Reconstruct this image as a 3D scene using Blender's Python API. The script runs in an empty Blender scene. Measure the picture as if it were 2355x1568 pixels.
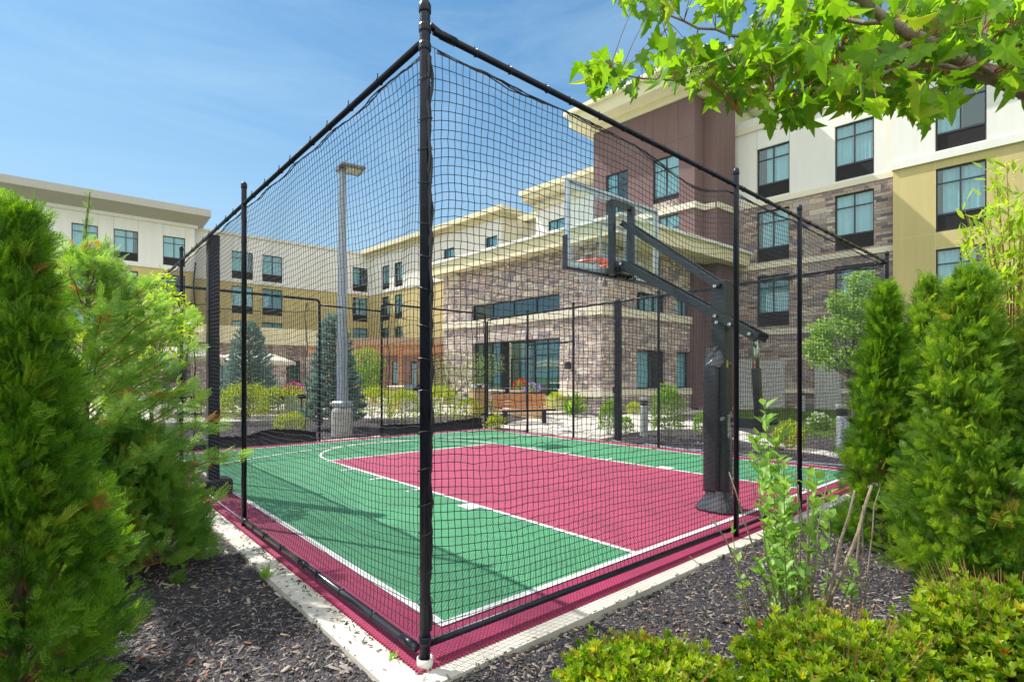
import bpy, math, random
import numpy as np
from mathutils import Vector, Matrix
random.seed(7); RNG = np.random.default_rng(7)
sc = bpy.context.scene
# ---------------------------------------------------------------- camera
YAW = .7164; CAM = np.array([-1.377, -2.231, 1.4])
FD, HY, CXD = 1213.7, 869.5, 1177.5            # focal length, horizon and centre in 2355-wide pixels
FW = np.array([math.sin(YAW), math.cos(YAW)]); RT = np.array([math.cos(YAW), -math.sin(YAW)])
cd = bpy.data.cameras.new('camera'); cam = bpy.data.objects.new('camera', cd)
sc.collection.objects.link(cam); sc.camera = cam
cam.location = CAM; cam.rotation_euler = (math.pi/2, 0, -YAW)
cd.sensor_width = 36; cd.lens = FD/2355*36; cd.shift_y = (HY-784)/2355; cd.clip_start = .05; cd.clip_end = 900
# ---------------------------------------------------------------- sky and sun
SKYG, SKYT = .70, (.43, .74, .95, 1)
SUN_EL = math.radians(51); SUN_H = (-.41, .912)
w = bpy.data.worlds.new('World'); sc.world = w; w.use_nodes = True
nt = w.node_tree; N = nt.nodes; L = nt.links; N.clear()
out = N.new('ShaderNodeOutputWorld'); bg = N.new('ShaderNodeBackground'); bg.inputs[1].default_value = .15
sky = N.new('ShaderNodeTexSky'); sky.sky_type = 'NISHITA'; sky.sun_disc = False
sky.sun_elevation = SUN_EL; sky.sun_rotation = math.atan2(SUN_H[0], SUN_H[1]); sky.air_density = 1.2; sky.dust_density = .6; sky.ozone_density = 1.6
tc = N.new('ShaderNodeTexCoord'); mp = N.new('ShaderNodeMapping'); mp.inputs['Scale'].default_value = (1.6, 3.2, 9)
mp.inputs['Rotation'].default_value = (.15, .1, .5)
nz = N.new('ShaderNodeTexNoise'); nz.inputs['Scale'].default_value = 1.3; nz.inputs['Detail'].default_value = 9; nz.inputs['Roughness'].default_value = .62; nz.inputs['Distortion'].default_value = .6
cr = N.new('ShaderNodeValToRGB'); cr.color_ramp.elements[0].position = .42; cr.color_ramp.elements[1].position = .85
cr.color_ramp.elements[1].color = (.42, .42, .42, 1)
mx = N.new('ShaderNodeMix'); mx.data_type = 'RGBA'; mx.inputs[7].default_value = (2.35, 3.4, 4.3, 1)
L.new(tc.outputs['Generated'], mp.inputs['Vector']); L.new(mp.outputs[0], nz.inputs['Vector']); L.new(nz.outputs[0], cr.inputs[0])
L.new(cr.outputs[0], mx.inputs[0])
# added bright cloud banks behind the camera, unseen, to fill the shaded walls
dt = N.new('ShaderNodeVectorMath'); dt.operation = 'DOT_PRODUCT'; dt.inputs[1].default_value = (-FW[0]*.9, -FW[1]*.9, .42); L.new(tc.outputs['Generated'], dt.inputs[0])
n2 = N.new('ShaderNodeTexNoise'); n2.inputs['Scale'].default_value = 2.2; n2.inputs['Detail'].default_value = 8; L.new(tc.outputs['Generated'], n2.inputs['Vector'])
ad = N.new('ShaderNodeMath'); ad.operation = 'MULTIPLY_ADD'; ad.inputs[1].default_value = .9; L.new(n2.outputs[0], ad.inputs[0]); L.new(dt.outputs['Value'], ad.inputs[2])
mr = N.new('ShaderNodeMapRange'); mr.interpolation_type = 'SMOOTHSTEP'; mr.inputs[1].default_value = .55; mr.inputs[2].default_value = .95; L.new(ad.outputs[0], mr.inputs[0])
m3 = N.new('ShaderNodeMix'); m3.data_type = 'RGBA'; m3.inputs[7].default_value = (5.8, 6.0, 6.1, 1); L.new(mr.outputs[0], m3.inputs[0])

gm = N.new('ShaderNodeGamma'); gm.inputs[1].default_value = SKYG; ml = N.new('ShaderNodeMix'); ml.data_type = 'RGBA'; ml.blend_type = 'MULTIPLY'; ml.inputs[0].default_value = 1; ml.inputs[7].default_value = SKYT
L.new(sky.outputs[0], gm.inputs[0]); L.new(gm.outputs[0], ml.inputs[6]); L.new(ml.outputs[2], mx.inputs[6]); sp_ = N.new('ShaderNodeSeparateXYZ'); L.new(tc.outputs['Generated'], sp_.inputs[0]); hr = N.new('ShaderNodeMapRange'); hr.interpolation_type = 'SMOOTHSTEP'; hr.inputs[1].default_value = .55; hr.inputs[2].default_value = .05; hr.inputs[3].default_value = 0; hr.inputs[4].default_value = .8; L.new(sp_.outputs[2], hr.inputs[0])
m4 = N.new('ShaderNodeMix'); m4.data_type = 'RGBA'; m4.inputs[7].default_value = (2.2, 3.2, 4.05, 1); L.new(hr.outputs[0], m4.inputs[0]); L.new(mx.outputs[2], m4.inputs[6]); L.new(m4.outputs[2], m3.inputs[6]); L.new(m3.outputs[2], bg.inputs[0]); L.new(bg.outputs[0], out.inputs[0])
sd = bpy.data.lights.new('sun', 'SUN'); sd.energy = 3.9; sd.angle = math.radians(.5); sd.color = (1, .96, .90)
sun = bpy.data.objects.new('sun', sd); sc.collection.objects.link(sun)
sv = Vector((SUN_H[0]*math.cos(SUN_EL), SUN_H[1]*math.cos(SUN_EL), math.sin(SUN_EL)))
sun.rotation_euler = sv.to_track_quat('Z', 'Y').to_euler(); sun.location = (-10, 20, 30)
sc.view_settings.view_transform = 'Standard'; sc.view_settings.look = 'None'; sc.view_settings.exposure = .72; sc.view_settings.gamma = 1
sc.cycles.max_bounces = 8; sc.cycles.transparent_max_bounces = 16; sc.cycles.caustics_reflective = False; sc.cycles.caustics_refractive = False

# ---------------------------------------------------------------- picture <-> place helpers
def G(x, y, z=0):                      # ground point seen at pixel
    Z = FD*(1.4-z)/(y-HY); return at(x, Z)
def at(x, Z):                          # point at depth Z under pixel column x
    P = CAM[:2]+(x-CXD)/FD*Z*RT+Z*FW; return (float(P[0]), float(P[1]))
def zat(y, Z): return 1.4+(HY-y)/FD*Z
def at3(x, y, Z): p = at(x, Z); return (p[0], p[1], zat(y, Z))
def cdir(a): a = math.radians(a)+YAW; return np.array([math.sin(a), math.cos(a)])
VD = cdir(-45.3); UD = cdir(51.4)      # the two wall directions of the hotel, receding left / right
class Face:
    def __init__(s, P, d, outward=0):
        s.d = np.array(d)/np.linalg.norm(d); s.P = np.array(P, float)+outward*np.array([s.d[1], -s.d[0]])
    def s(s, x):                       # distance along the face seen at pixel column x
        r = FW+(x-CXD)/FD*RT; A = np.array([[r[0], -s.d[0]], [r[1], -s.d[1]]])
        return float(np.linalg.solve(A, s.P-CAM[:2])[1])
    def Z(s, t): return float((s.P+t*s.d-CAM[:2])@FW)
    def z(s, y, t): return zat(y, s.Z(t))
    def pt(s, t): return s.P+t*s.d
# ---------------------------------------------------------------- materials
MATS = {}
def nodes(m):
    m.use_nodes = True; n = m.node_tree.nodes; n.clear(); o = n.new('ShaderNodeOutputMaterial'); return n, m.node_tree.links, o
def mat(name, col, rough=.6, metal=0, spec=.5, var=.12, nscale=6, bump=0, bscale=40, dirt=None):
    if name in MATS: return MATS[name]
    m = bpy.data.materials.new(name); n, l, o = nodes(m); b = n.new('ShaderNodeBsdfPrincipled'); l.new(b.outputs[0], o.inputs[0])
    b.inputs['Roughness'].default_value = rough; b.inputs['Metallic'].default_value = metal; b.inputs['Specular IOR Level'].default_value = spec
    t = n.new('ShaderNodeTexCoord'); z = n.new('ShaderNodeTexNoise'); z.inputs['Scale'].default_value = nscale; z.inputs['Detail'].default_value = 6
    l.new(t.outputs['Object'], z.inputs['Vector'])
    r = n.new('ShaderNodeValToRGB'); r.color_ramp.elements[0].position = .3; r.color_ramp.elements[1].position = .7
    if name.endswith('stucco'):
        mp = n.new('ShaderNodeMapping'); mp.inputs['Scale'].default_value = (3, 3, .35); l.new(t.outputs['Object'], mp.inputs[0]); l.new(mp.outputs[0], z.inputs['Vector']); z.inputs['Roughness'].default_value = .6
    c2 = dirt or tuple(c*(1-var) for c in col); c1 = tuple(min(1, c*(1+var)) for c in col)
    r.color_ramp.elements[0].color = (*c2, 1); r.color_ramp.elements[1].color = (*c1, 1)
    l.new(z.outputs[0], r.inputs[0]); l.new(r.outputs[0], b.inputs['Base Color'])
    if bump:
        z2 = n.new('ShaderNodeTexNoise'); z2.inputs['Scale'].default_value = bscale; z2.inputs['Detail'].default_value = 4; l.new(t.outputs['Object'], z2.inputs['Vector'])
        bp = n.new('ShaderNodeBump'); bp.inputs['Strength'].default_value = bump; bp.inputs['Distance'].default_value = .01
        l.new(z2.outputs[0], bp.inputs['Height']); l.new(bp.outputs[0], b.inputs['Normal'])
    MATS[name] = m; return m
def leafmat(name, dark, light, trans=.35, rough=.5, alt=None):
    m = bpy.data.materials.new(name); n, l, o = nodes(m)
    a = n.new('ShaderNodeAttribute'); a.attribute_name = 'tint'
    r = n.new('ShaderNodeValToRGB'); e = r.color_ramp.elements; e[0].color = (*dark, 1); e[1].color = (*light, 1); e[1].position = .9 if alt else 1
    if alt: q = e.new(.97); q.color = (*alt, 1)
    l.new(a.outputs['Fac'], r.inputs[0])
    b = n.new('ShaderNodeBsdfPrincipled'); b.inputs['Roughness'].default_value = rough; b.inputs['Specular IOR Level'].default_value = .35
    tr = n.new('ShaderNodeBsdfTranslucent'); hs = n.new('ShaderNodeHueSaturation'); hs.inputs['Hue'].default_value = .485; hs.inputs['Value'].default_value = 1.7; hs.inputs['Saturation'].default_value = 1.08
    l.new(r.outputs[0], hs.inputs['Color']); l.new(hs.outputs[0], tr.inputs[0]); l.new(r.outputs[0], b.inputs['Base Color'])
    x = n.new('ShaderNodeMixShader'); x.inputs[0].default_value = trans; l.new(b.outputs[0], x.inputs[1]); l.new(tr.outputs[0], x.inputs[2]); l.new(x.outputs[0], o.inputs[0])
    return m
def stonemat(name, bw, rh, stops, warp, mortar, wall=True, bstr=.9, msize=.008):
    m = bpy.data.materials.new(name); n, l, o = nodes(m); b = n.new('ShaderNodeBsdfPrincipled'); l.new(b.outputs[0], o.inputs[0]); b.inputs['Roughness'].default_value = .85
    t = n.new('ShaderNodeTexCoord'); s = n.new('ShaderNodeSeparateXYZ'); c = n.new('ShaderNodeCombineXYZ'); ad = n.new('ShaderNodeMath')
    l.new(t.outputs['Object'], s.inputs[0]); l.new(s.outputs[0], ad.inputs[0]); l.new(s.outputs[1], ad.inputs[1]); l.new(ad.outputs[0], c.inputs[0]); l.new(s.outputs[2], c.inputs[1])
    z = n.new('ShaderNodeTexNoise'); z.inputs['Scale'].default_value = 2.6; z.inputs['Detail'].default_value = 3; l.new(c.outputs[0], z.inputs['Vector'])
    vm = n.new('ShaderNodeVectorMath'); vm.operation = 'MULTIPLY_ADD'; vm.inputs[1].default_value = (warp*2, warp, 0); l.new(z.outputs['Color'], vm.inputs[0]); l.new(c.outputs[0], vm.inputs[2])
    def brick(w_, h_, off):
        k = n.new('ShaderNodeTexBrick'); k.inputs['Scale'].default_value = 1; k.inputs['Brick Width'].default_value = w_; k.inputs['Row Height'].default_value = h_
        k.inputs['Mortar Size'].default_value = msize; k.inputs['Mortar Smooth'].default_value = .6; k.inputs['Bias'].default_value = 0; k.offset = off; k.squash = 1.55; k.squash_frequency = 3
        k.inputs['Color1'].default_value = (0, 0, 0, 1); k.inputs['Color2'].default_value = (1, 1, 1, 1); k.inputs['Mortar'].default_value = (0, 0, 0, 1); l.new(vm.outputs[0], k.inputs['Vector']); return k
    k1 = brick(bw, rh, .43); k2 = brick(bw*1.7, rh*2, .31)
    # choose between the two coursings in patches, so the wall is not one regular bond
    z3 = n.new('ShaderNodeTexVoronoi'); z3.inputs['Scale'].default_value = 1/(bw*3.4); l.new(vm.outputs[0], z3.inputs['Vector']); sx = n.new('ShaderNodeSeparateColor'); l.new(z3.outputs['Color'], sx.inputs[0])
    gt = n.new('ShaderNodeMath'); gt.operation = 'GREATER_THAN'; gt.inputs[1].default_value = .62; l.new(sx.outputs[0], gt.inputs[0])
    mc = n.new('ShaderNodeMix'); mc.data_type = 'RGBA'; l.new(gt.outputs[0], mc.inputs[0]); l.new(k1.outputs['Color'], mc.inputs[6]); l.new(k2.outputs['Color'], mc.inputs[7])
    mf = n.new('ShaderNodeMix'); l.new(gt.outputs[0], mf.inputs[0]); l.new(k1.outputs['Fac'], mf.inputs[2]); l.new(k2.outputs['Fac'], mf.inputs[3])
    z2 = n.new('ShaderNodeTexNoise'); z2.inputs['Scale'].default_value = 14; z2.inputs['Detail'].default_value = 6; z2.inputs['Roughness'].default_value = .65; l.new(c.outputs[0], z2.inputs['Vector'])
    r = n.new('ShaderNodeValToRGB'); r.color_ramp.interpolation = 'LINEAR'; e = r.color_ramp.elements
    e[0].position = 0; e[0].color = (*stops[0], 1); e[1].position = 1; e[1].color = (*stops[-1], 1)
    for i, cc in enumerate(stops[1:-1]): q = e.new((i+1)/(len(stops)-1)); q.color = (*cc, 1)
    l.new(mc.outputs[2], r.inputs[0])
    ov = n.new('ShaderNodeMix'); ov.data_type = 'RGBA'; ov.blend_type = 'OVERLAY'; ov.inputs[0].default_value = .75; l.new(r.outputs[0], ov.inputs[6]); l.new(z2.outputs[0], ov.inputs[7])
    mm = n.new('ShaderNodeMix'); mm.data_type = 'RGBA'; mm.inputs[7].default_value = (*mortar, 1); l.new(mf.outputs[0], mm.inputs[0]); l.new(ov.outputs[2], mm.inputs[6]); l.new(mm.outputs[2], b.inputs['Base Color'])
    h = n.new('ShaderNodeMath'); h.operation = 'MULTIPLY_ADD'; h.inputs[1].default_value = -1.6; l.new(mf.outputs[0], h.inputs[0])
    h2 = n.new('ShaderNodeMath'); h2.operation = 'MULTIPLY_ADD'; h2.inputs[1].default_value = .8; l.new(mc.outputs[2], h2.inputs[0]); l.new(z2.outputs[0], h2.inputs[2]); l.new(h2.outputs[0], h.inputs[2])
    bp = n.new('ShaderNodeBump'); bp.inputs['Strength'].default_value = bstr; bp.inputs['Distance'].default_value = .03; l.new(h.outputs[0], bp.inputs['Height']); l.new(bp.outputs[0], b.inputs['Normal'])
    return m
def glassmat(name, tint, refl=.5):
    m = bpy.data.materials.new(name); n, l, o = nodes(m)
    g = n.new('ShaderNodeBsdfGlossy'); g.inputs['Roughness'].default_value = .01; g.inputs[0].default_value = (.75, .92, .9, 1)
    t = n.new('ShaderNodeBsdfTransparent'); t.inputs[0].default_value = (*tint, 1)
    f0 = n.new('ShaderNodeLayerWeight'); f = n.new('ShaderNodeMath'); f.operation = 'POWER'; f.inputs[1].default_value = 4; l.new(f0.outputs['Facing'], f.inputs[0]); mth = n.new('ShaderNodeMath'); mth.operation = 'MULTIPLY_ADD'; mth.inputs[1].default_value = .8; mth.inputs[2].default_value = .05+refl*.25; mth.use_clamp = True
    l.new(f.outputs[0], mth.inputs[0]); x = n.new('ShaderNodeMixShader'); l.new(mth.outputs[0], x.inputs[0]); l.new(t.outputs[0], x.inputs[1]); l.new(g.outputs[0], x.inputs[2]); l.new(x.outputs[0], o.inputs[0])
    return m
BLACK = mat('black_powder_coat', (.007, .009, .020), .36, 0, .35, .5, 14, bump=.12, bscale=70)
NETM = mat('black_net_cord', (.016, .017, .026), .42, 0, .5, .2, 30)
DARKF = mat('bronze_black_window_frame', (.022, .028, .036), .4, 0, .5)
WHITEW = mat('off_white_stucco', (.76, .75, .70), .9, var=.05, nscale=.8, bump=.25, bscale=120)
GOLDW = mat('gold_stucco', (.56, .46, .21), .9, var=.08, nscale=.7, bump=.3, bscale=120)
BROWNW = mat('brown_stucco', (.17, .105, .10), .9, var=.13, nscale=.8, bump=.3, bscale=120)
CREAM = mat('cream_trim', (.74, .68, .52), .8, var=.04, nscale=1.2)
CREAMG = mat('cream_fascia', (.72, .66, .44), .8, var=.04, nscale=1.2)
STONE_T = stonemat('cut_ledge_stone', .40, .125, [(.13, .115, .14), (.50, .37, .27), (.30, .26, .26), (.58, .48, .38), (.17, .145, .175), (.64, .56, .46), (.42, .29, .22), (.22, .19, .20)], .03, (.26, .22, .19), msize=.006)
STONE_P = stonemat('rounded_field_stone', .27, .135, [(.22, .18, .20), (.60, .46, .38), (.42, .35, .34), (.70, .60, .51), (.26, .22, .25), (.76, .66, .56), (.56, .40, .32), (.34, .29, .30)], .11, (.26, .20, .16), bstr=1, msize=.012)
GLASS = glassmat('teal_window_glass', (.60, .82, .90), .35)
GLASSD = glassmat('dark_window_glass', (.28, .44, .42), .5)
CURT = mat('pale_curtain', (.52, .68, .66), .9, var=.06, nscale=3)
GRILL = mat('black_vent_grille', (.03, .028, .03), .55)
INTER = mat('dark_interior', (.03, .045, .045), .8)
# ---------------------------------------------------------------- mesh helpers
COL = sc.collection
def link(o, parent=None, loc=None, rz=None):
    COL.objects.link(o)
    if parent is not None: o.parent = parent
    if loc is not None: o.location = loc
    if rz is not None: o.rotation_euler = (0, 0, rz)
    return o
def tag(o, label=None, cat=None, group=None, kind=None):
    if label: o['label'] = label
    if cat: o['category'] = cat
    if group: o['group'] = group
    if kind: o['kind'] = kind
    return o
def thing(name, label, cat, loc=(0, 0, 0), rz=0, group=None):
    o = bpy.data.objects.new(name, None); o.empty_display_size = .2; COL.objects.link(o); o.location = loc; o.rotation_euler = (0, 0, rz)
    return tag(o, label, cat, group)
def copy_tree(o, parent=None):
    c = o.copy(); COL.objects.link(c); c.parent = parent
    for ch in list(o.children): copy_tree(ch, c)
    return c
def smooth(o, ang=None):
    o.data.polygons.foreach_set('use_smooth', [True]*len(o.data.polygons)); return o
class MB:
    def __init__(s): s.v = []; s.f = []; s.m = []; s.cm = 0
    def add(s, vs, fs):
        k = len(s.v); s.v.extend([tuple(map(float, p)) for p in vs]); s.f.extend([tuple(i+k for i in f) for f in fs]); s.m.extend([s.cm]*len(fs)); return s
    def box(s, c, h, rz=0, bev=0):                     # centre, half sizes
        x, y, z = h; ca, sa = math.cos(rz), math.sin(rz)
        if bev:
            b = min(bev, x*.45, y*.45, z*.45); vs = []; 
            for sz in (-1, 1):
                for (px, py) in ((-x+b, -y), (x-b, -y), (x, -y+b), (x, y-b), (x-b, y), (-x+b, y), (-x, y-b), (-x, -y+b)): vs.append((px, py, sz*(z-b)))
            for sz in (-1, 1):
                for (px, py) in ((-x+b, -y+b), (x-b, -y+b), (x-b, y-b), (-x+b, y-b)): vs.append((px, py, sz*z))
            fs = [(i, (i+1) % 8, 8+(i+1) % 8, 8+i) for i in range(8)]
            fs += [(20, 21, 22, 23)] + [(19, 18, 17, 16)]
            for base, top, fl in ((8, 20, 0), (0, 16, 1)):
                for i, (a, b2, c2) in enumerate(((7, 0, 0), (1, 2, 1), (3, 4, 2), (5, 6, 3))):
                    f = (base+a, base+b2, top+c2); fs.append(f if not fl else f[::-1])
                for i, (a, b2, c2, d2) in enumerate(((0, 1, 1, 0), (2, 3, 2, 1), (4, 5, 3, 2), (6, 7, 0, 3))):
                    f = (base+a, base+b2, top+c2, top+d2); fs.append(f if not fl else f[::-1])
        else:
            vs = [(-x, -y, -z), (x, -y, -z), (x, y, -z), (-x, y, -z), (-x, -y, z), (x, -y, z), (x, y, z), (-x, y, z)]
            fs = [(3, 2, 1, 0), (4, 5, 6, 7), (0, 1, 5, 4), (1, 2, 6, 5), (2, 3, 7, 6), (3, 0, 4, 7)]
        return s.add([(c[0]+p[0]*ca-p[1]*sa, c[1]+p[0]*sa+p[1]*ca, c[2]+p[2]) for p in vs], fs)
    def bb(s, x0, x1, y0, y1, z0, z1): return s.box(((x0+x1)/2, (y0+y1)/2, (z0+z1)/2), ((x1-x0)/2, (y1-y0)/2, (z1-z0)/2))
    def prism(s, poly, z0, z1):
        n = len(poly); vs = [(p[0], p[1], z0) for p in poly]+[(p[0], p[1], z1) for p in poly]
        return s.add(vs, [tuple(range(n))[::-1], tuple(range(n, 2*n))]+[(i, (i+1) % n, n+(i+1) % n, n+i) for i in range(n)])
    def tube(s, pts, rad, n=8, cap=True):
        pts = [Vector(p) for p in pts]; R = rad if hasattr(rad, '__len__') else [rad]*len(pts); vs = []; up = None
        for i, p in enumerate(pts):
            t = (pts[min(i+1, len(pts)-1)]-pts[max(i-1, 0)]).normalized()
            if up is None: up = t.orthogonal().normalized()
            up = (up-t*up.dot(t)); up = up.normalized() if up.length > 1e-6 else t.orthogonal().normalized(); sd_ = t.cross(up)
            for k in range(n): a = 2*math.pi*k/n; vs.append(p+(up*math.cos(a)+sd_*math.sin(a))*R[i])
        fs = [(i*n+k, i*n+(k+1) % n, (i+1)*n+(k+1) % n, (i+1)*n+k) for i in range(len(pts)-1) for k in range(n)]
        if cap: fs += [tuple(range(n))[::-1], tuple(range((len(pts)-1)*n, len(pts)*n))]
        return s.add(vs, fs)
    def lathe(s, prof, c=(0, 0, 0), n=20):
        vs = [(c[0]+r*math.cos(2*math.pi*k/n), c[1]+r*math.sin(2*math.pi*k/n), c[2]+z) for r, z in prof for k in range(n)]
        fs = [(i*n+k, i*n+(k+1) % n, (i+1)*n+(k+1) % n, (i+1)*n+k) for i in range(len(prof)-1) for k in range(n)]
        return s.add(vs, fs+[tuple(range(n))[::-1], tuple(range((len(prof)-1)*n, len(prof)*n))])
    def quad(s, *p): return s.add(p, [tuple(range(len(p)))])
    def build(s, name, mats, parent=None, loc=None, rz=None, sm=False):
        me = bpy.data.meshes.new(name); me.from_pydata(s.v, [], s.f)
        for m in (mats if isinstance(mats, (list, tuple)) else [mats]): me.materials.append(m)
        if any(s.m): me.polygons.foreach_set('material_index', s.m)
        me.update(); o = bpy.data.objects.new(name, me); link(o, parent, loc, rz)
        if sm: smooth(o)
        return o
def npmesh(name, V, F, m, parent=None, loc=None, tint=None, sm=False):
    me = bpy.data.meshes.new(name); k = F.shape[1]; me.vertices.add(len(V)); me.vertices.foreach_set('co', V.astype(np.float32).ravel())
    me.loops.add(F.size); me.loops.foreach_set('vertex_index', F.astype(np.int32).ravel()); me.polygons.add(len(F))
    me.polygons.foreach_set('loop_start', np.arange(0, F.size, k, dtype=np.int32))
    try: me.polygons.foreach_set('loop_total', np.full(len(F), k, dtype=np.int32))
    except Exception: pass
    for q in (m if isinstance(m, (list, tuple)) else [m]): me.materials.append(q)
    if tint is not None:
        a = me.attributes.new('tint', 'FLOAT', 'FACE'); a.data.foreach_set('value', tint.astype(np.float32))
    me.update(calc_edges=True); me.validate(); o = bpy.data.objects.new(name, me); link(o, parent, loc)
    if sm: smooth(o)
    return o
def scatter(T, R, P, S, tint):                 # template (verts, faces), rotations Nx3x3, positions, scales -> one mesh's arrays
    tv, tf = T; n = len(P); V = np.einsum('nij,kj->nki', R, tv)*np.asarray(S).reshape(n, 1, 1)+P[:, None, :]
    F = tf[None]+(np.arange(n)*len(tv))[:, None, None]; T_ = np.repeat(tint, len(tf)); return V.reshape(-1, 3), F.reshape(-1, tf.shape[1]), np.where(T_ < .95, np.clip(T_+RNG.normal(0, .11, len(T_)), 0, .94), T_)
def frame(ax, nr):                             # rotation with local Z = ax, local Y ~ nr
    z = ax/np.linalg.norm(ax, axis=1, keepdims=True); y = nr-np.sum(nr*z, 1, keepdims=True)*z; y /= np.linalg.norm(y, axis=1, keepdims=True)+1e-9
    x = np.cross(y, z); return np.stack([x, y, z], 2)
def merge(parts):
    V = []; F = []; T = []; k = 0
    for v, f, t in parts: V.append(v); F.append(f+k); T.append(t); k += len(v)
    return np.concatenate(V), np.concatenate(F), np.concatenate(T)
# ================================================================ THE SETTING: ground, slab, court, paths
def hnoise(x, y, s=1.0):
    return (np.sin(x*2.1*s+1.3)*np.cos(y*1.7*s+.4)+.5*np.sin(x*5.3*s+y*3.1*s)+.35*np.cos(x*9.1*s-y*7.7*s+2)+.2*np.sin(x*17*s+y*21*s))
GRASSM = mat('lawn_green', (.085, .15, .03), .9, var=.4, nscale=9, bump=.8, bscale=160)
ground = MB().quad((-250, -250, -.12), (250, -250, -.12), (250, 250, -.12), (-250, 250, -.12)).build('ground', GRASSM); tag(ground, 'distant ground sheet around the hotel grounds', 'ground', kind='structure')
MULCH = mat('black_shredded_mulch', (.06, .052, .06), .85, spec=.3, var=.55, nscale=60, bump=1, bscale=90)
CONC = mat('pale_concrete', (.60, .56, .48), .9, var=.12, nscale=3, bump=.35, bscale=150)
CONC2 = mat('walkway_concrete', (.56, .52, .45), .9, var=.08, nscale=2, bump=.2, bscale=100)
def slab_inside(x, y, m=.2): return (x > -m) & (x < 8.05) & (y > -.16) & (y < 9.7)
def mulch_h(x, y):
    dx = np.maximum(np.maximum(-.2-x, x-8.1), 0); dy = np.maximum(np.maximum(-.15-y, y-9.7), 0); d = np.hypot(dx, dy)
    return -.05+.012*hnoise(x, y, 1.2)+np.minimum(d, .7)*.055-(d <= 0)*.03
def gridsheet(x0, x1, y0, y1, st, hf, name, m, parent=None):
    xs = np.arange(x0, x1+st/2, st); ys = np.arange(y0, y1+st/2, st); X, Y = np.meshgrid(xs, ys); Z = hf(X, Y); nx = len(xs); ny = len(ys)
    V = np.stack([X, Y, Z], -1).reshape(-1, 3); i = (np.arange(ny-1)[:, None]*nx+np.arange(nx-1)[None]).ravel(); F = np.stack([i, i+1, i+nx+1, i+nx], 1)
    return npmesh(name, V, F, m, parent, sm=True)
mb_ = gridsheet(-7, 17, -6, 18, .1, mulch_h, 'mulch_bed', MULCH); tag(mb_, 'black shredded bark mulch around the court', 'mulch', kind='structure')
# concrete slab under the court
slab = MB().bb(-.22, 8.06, -.155, 9.72, -.16, -.016).build('concrete_slab', CONC); tag(slab, 'pale concrete slab edging the sports court', 'slab', kind='structure')
# modular court tiles
def tilemat(name, col):
    m = bpy.data.materials.new(name); n, l, o = nodes(m); b = n.new('ShaderNodeBsdfPrincipled'); l.new(b.outputs[0], o.inputs[0]); b.inputs['Roughness'].default_value = .62; b.inputs['Specular IOR Level'].default_value = .35
    t = n.new('ShaderNodeTexCoord'); mp = n.new('ShaderNodeMapping'); mp.inputs['Rotation'].default_value = (0, 0, .785); l.new(t.outputs['Object'], mp.inputs[0])
    v = n.new('ShaderNodeTexVoronoi'); v.inputs['Scale'].default_value = 52; v.inputs['Randomness'].default_value = 0; l.new(mp.outputs[0], v.inputs['Vector'])
    r = n.new('ShaderNodeMapRange'); r.inputs[1].default_value = .2; r.inputs[2].default_value = .34; l.new(v.outputs[0], r.inputs[0])
    z = n.new('ShaderNodeTexNoise'); z.inputs['Scale'].default_value = 1.2; z.inputs['Detail'].default_value = 5; l.new(t.outputs['Object'], z.inputs['Vector'])
    cc = n.new('ShaderNodeValToRGB'); cc.color_ramp.elements[0].position = .3; cc.color_ramp.elements[1].position = .7
    z.inputs['Roughness'].default_value = .72; z.inputs['Distortion'].default_value = 1.2; cc.color_ramp.elements[0].color = (*[c*.70+.012 for c in col], 1); cc.color_ramp.elements[1].color = (*[min(1, c*1.08) for c in col], 1); l.new(z.outputs[0], cc.inputs[0])
    # panel joints every 0.3 m
    k = n.new('ShaderNodeTexBrick'); k.offset = 0; k.inputs['Scale'].default_value = 1; k.inputs['Brick Width'].default_value = .305; k.inputs['Row Height'].default_value = .305; k.inputs['Mortar Size'].default_value = .0022
    k.inputs['Color1'].default_value = k.inputs['Color2'].default_value = (1, 1, 1, 1); k.inputs['Mortar'].default_value = (.55, .55, .55, 1); l.new(t.outputs['Object'], k.inputs[0])
    mx = n.new('ShaderNodeMix'); mx.data_type = 'RGBA'; mx.inputs[6].default_value = (*[c*.22 for c in col], 1); l.new(r.outputs[0], mx.inputs[0]); l.new(cc.outputs[0], mx.inputs[7])
    mu = n.new('ShaderNodeMix'); mu.data_type = 'RGBA'; mu.blend_type = 'MULTIPLY'; mu.inputs[0].default_value = 1; l.new(mx.outputs[2], mu.inputs[6]); l.new(k.outputs[0], mu.inputs[7]); l.new(mu.outputs[2], b.inputs['Base Color'])
    bp = n.new('ShaderNodeBump'); bp.inputs['Strength'].default_value = .7; bp.inputs['Distance'].default_value = .004; l.new(r.outputs[0], bp.inputs['Height']); l.new(bp.outputs[0], b.inputs['Normal'])
    return m
TRED = tilemat('crimson_court_tile', (.37, .032, .10)); TGRN = tilemat('green_court_tile', (.085, .35, .165)); TWHT = tilemat('white_court_tile', (.82, .82, .8))
KEYR = tilemat('rose_court_tile', (.47, .068, .14))
WX0, WY0, WX1, WY1, LW = .275, .27, 7.60, 9.07, .052
TX0, TY0, TX1, TY1 = -.05, -.035, 7.93, 9.45
KX0, KX1, KY = 2.145, 5.765, 6.56
c_ = MB().bb(TX0, TX1, TY0, TY1, -.0155, -.003)
n_ = 0
for i in range(int((TX1-TX0)/.025)):                 # the little pegs that stand the tile edge off the slab
    c_.bb(TX0+i*.025, TX0+i*.025+.009, TY0-.008, TY0, -.016, -.006)
for i in range(int((TY1-TY0)/.025)): c_.bb(TX0-.008, TX0, TY0+i*.025, TY0+i*.025+.009, -.016, -.006)
court = c_.build('court_floor', TRED); tag(court, 'crimson modular tile border of the sports court', 'court floor', kind='structure')
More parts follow.
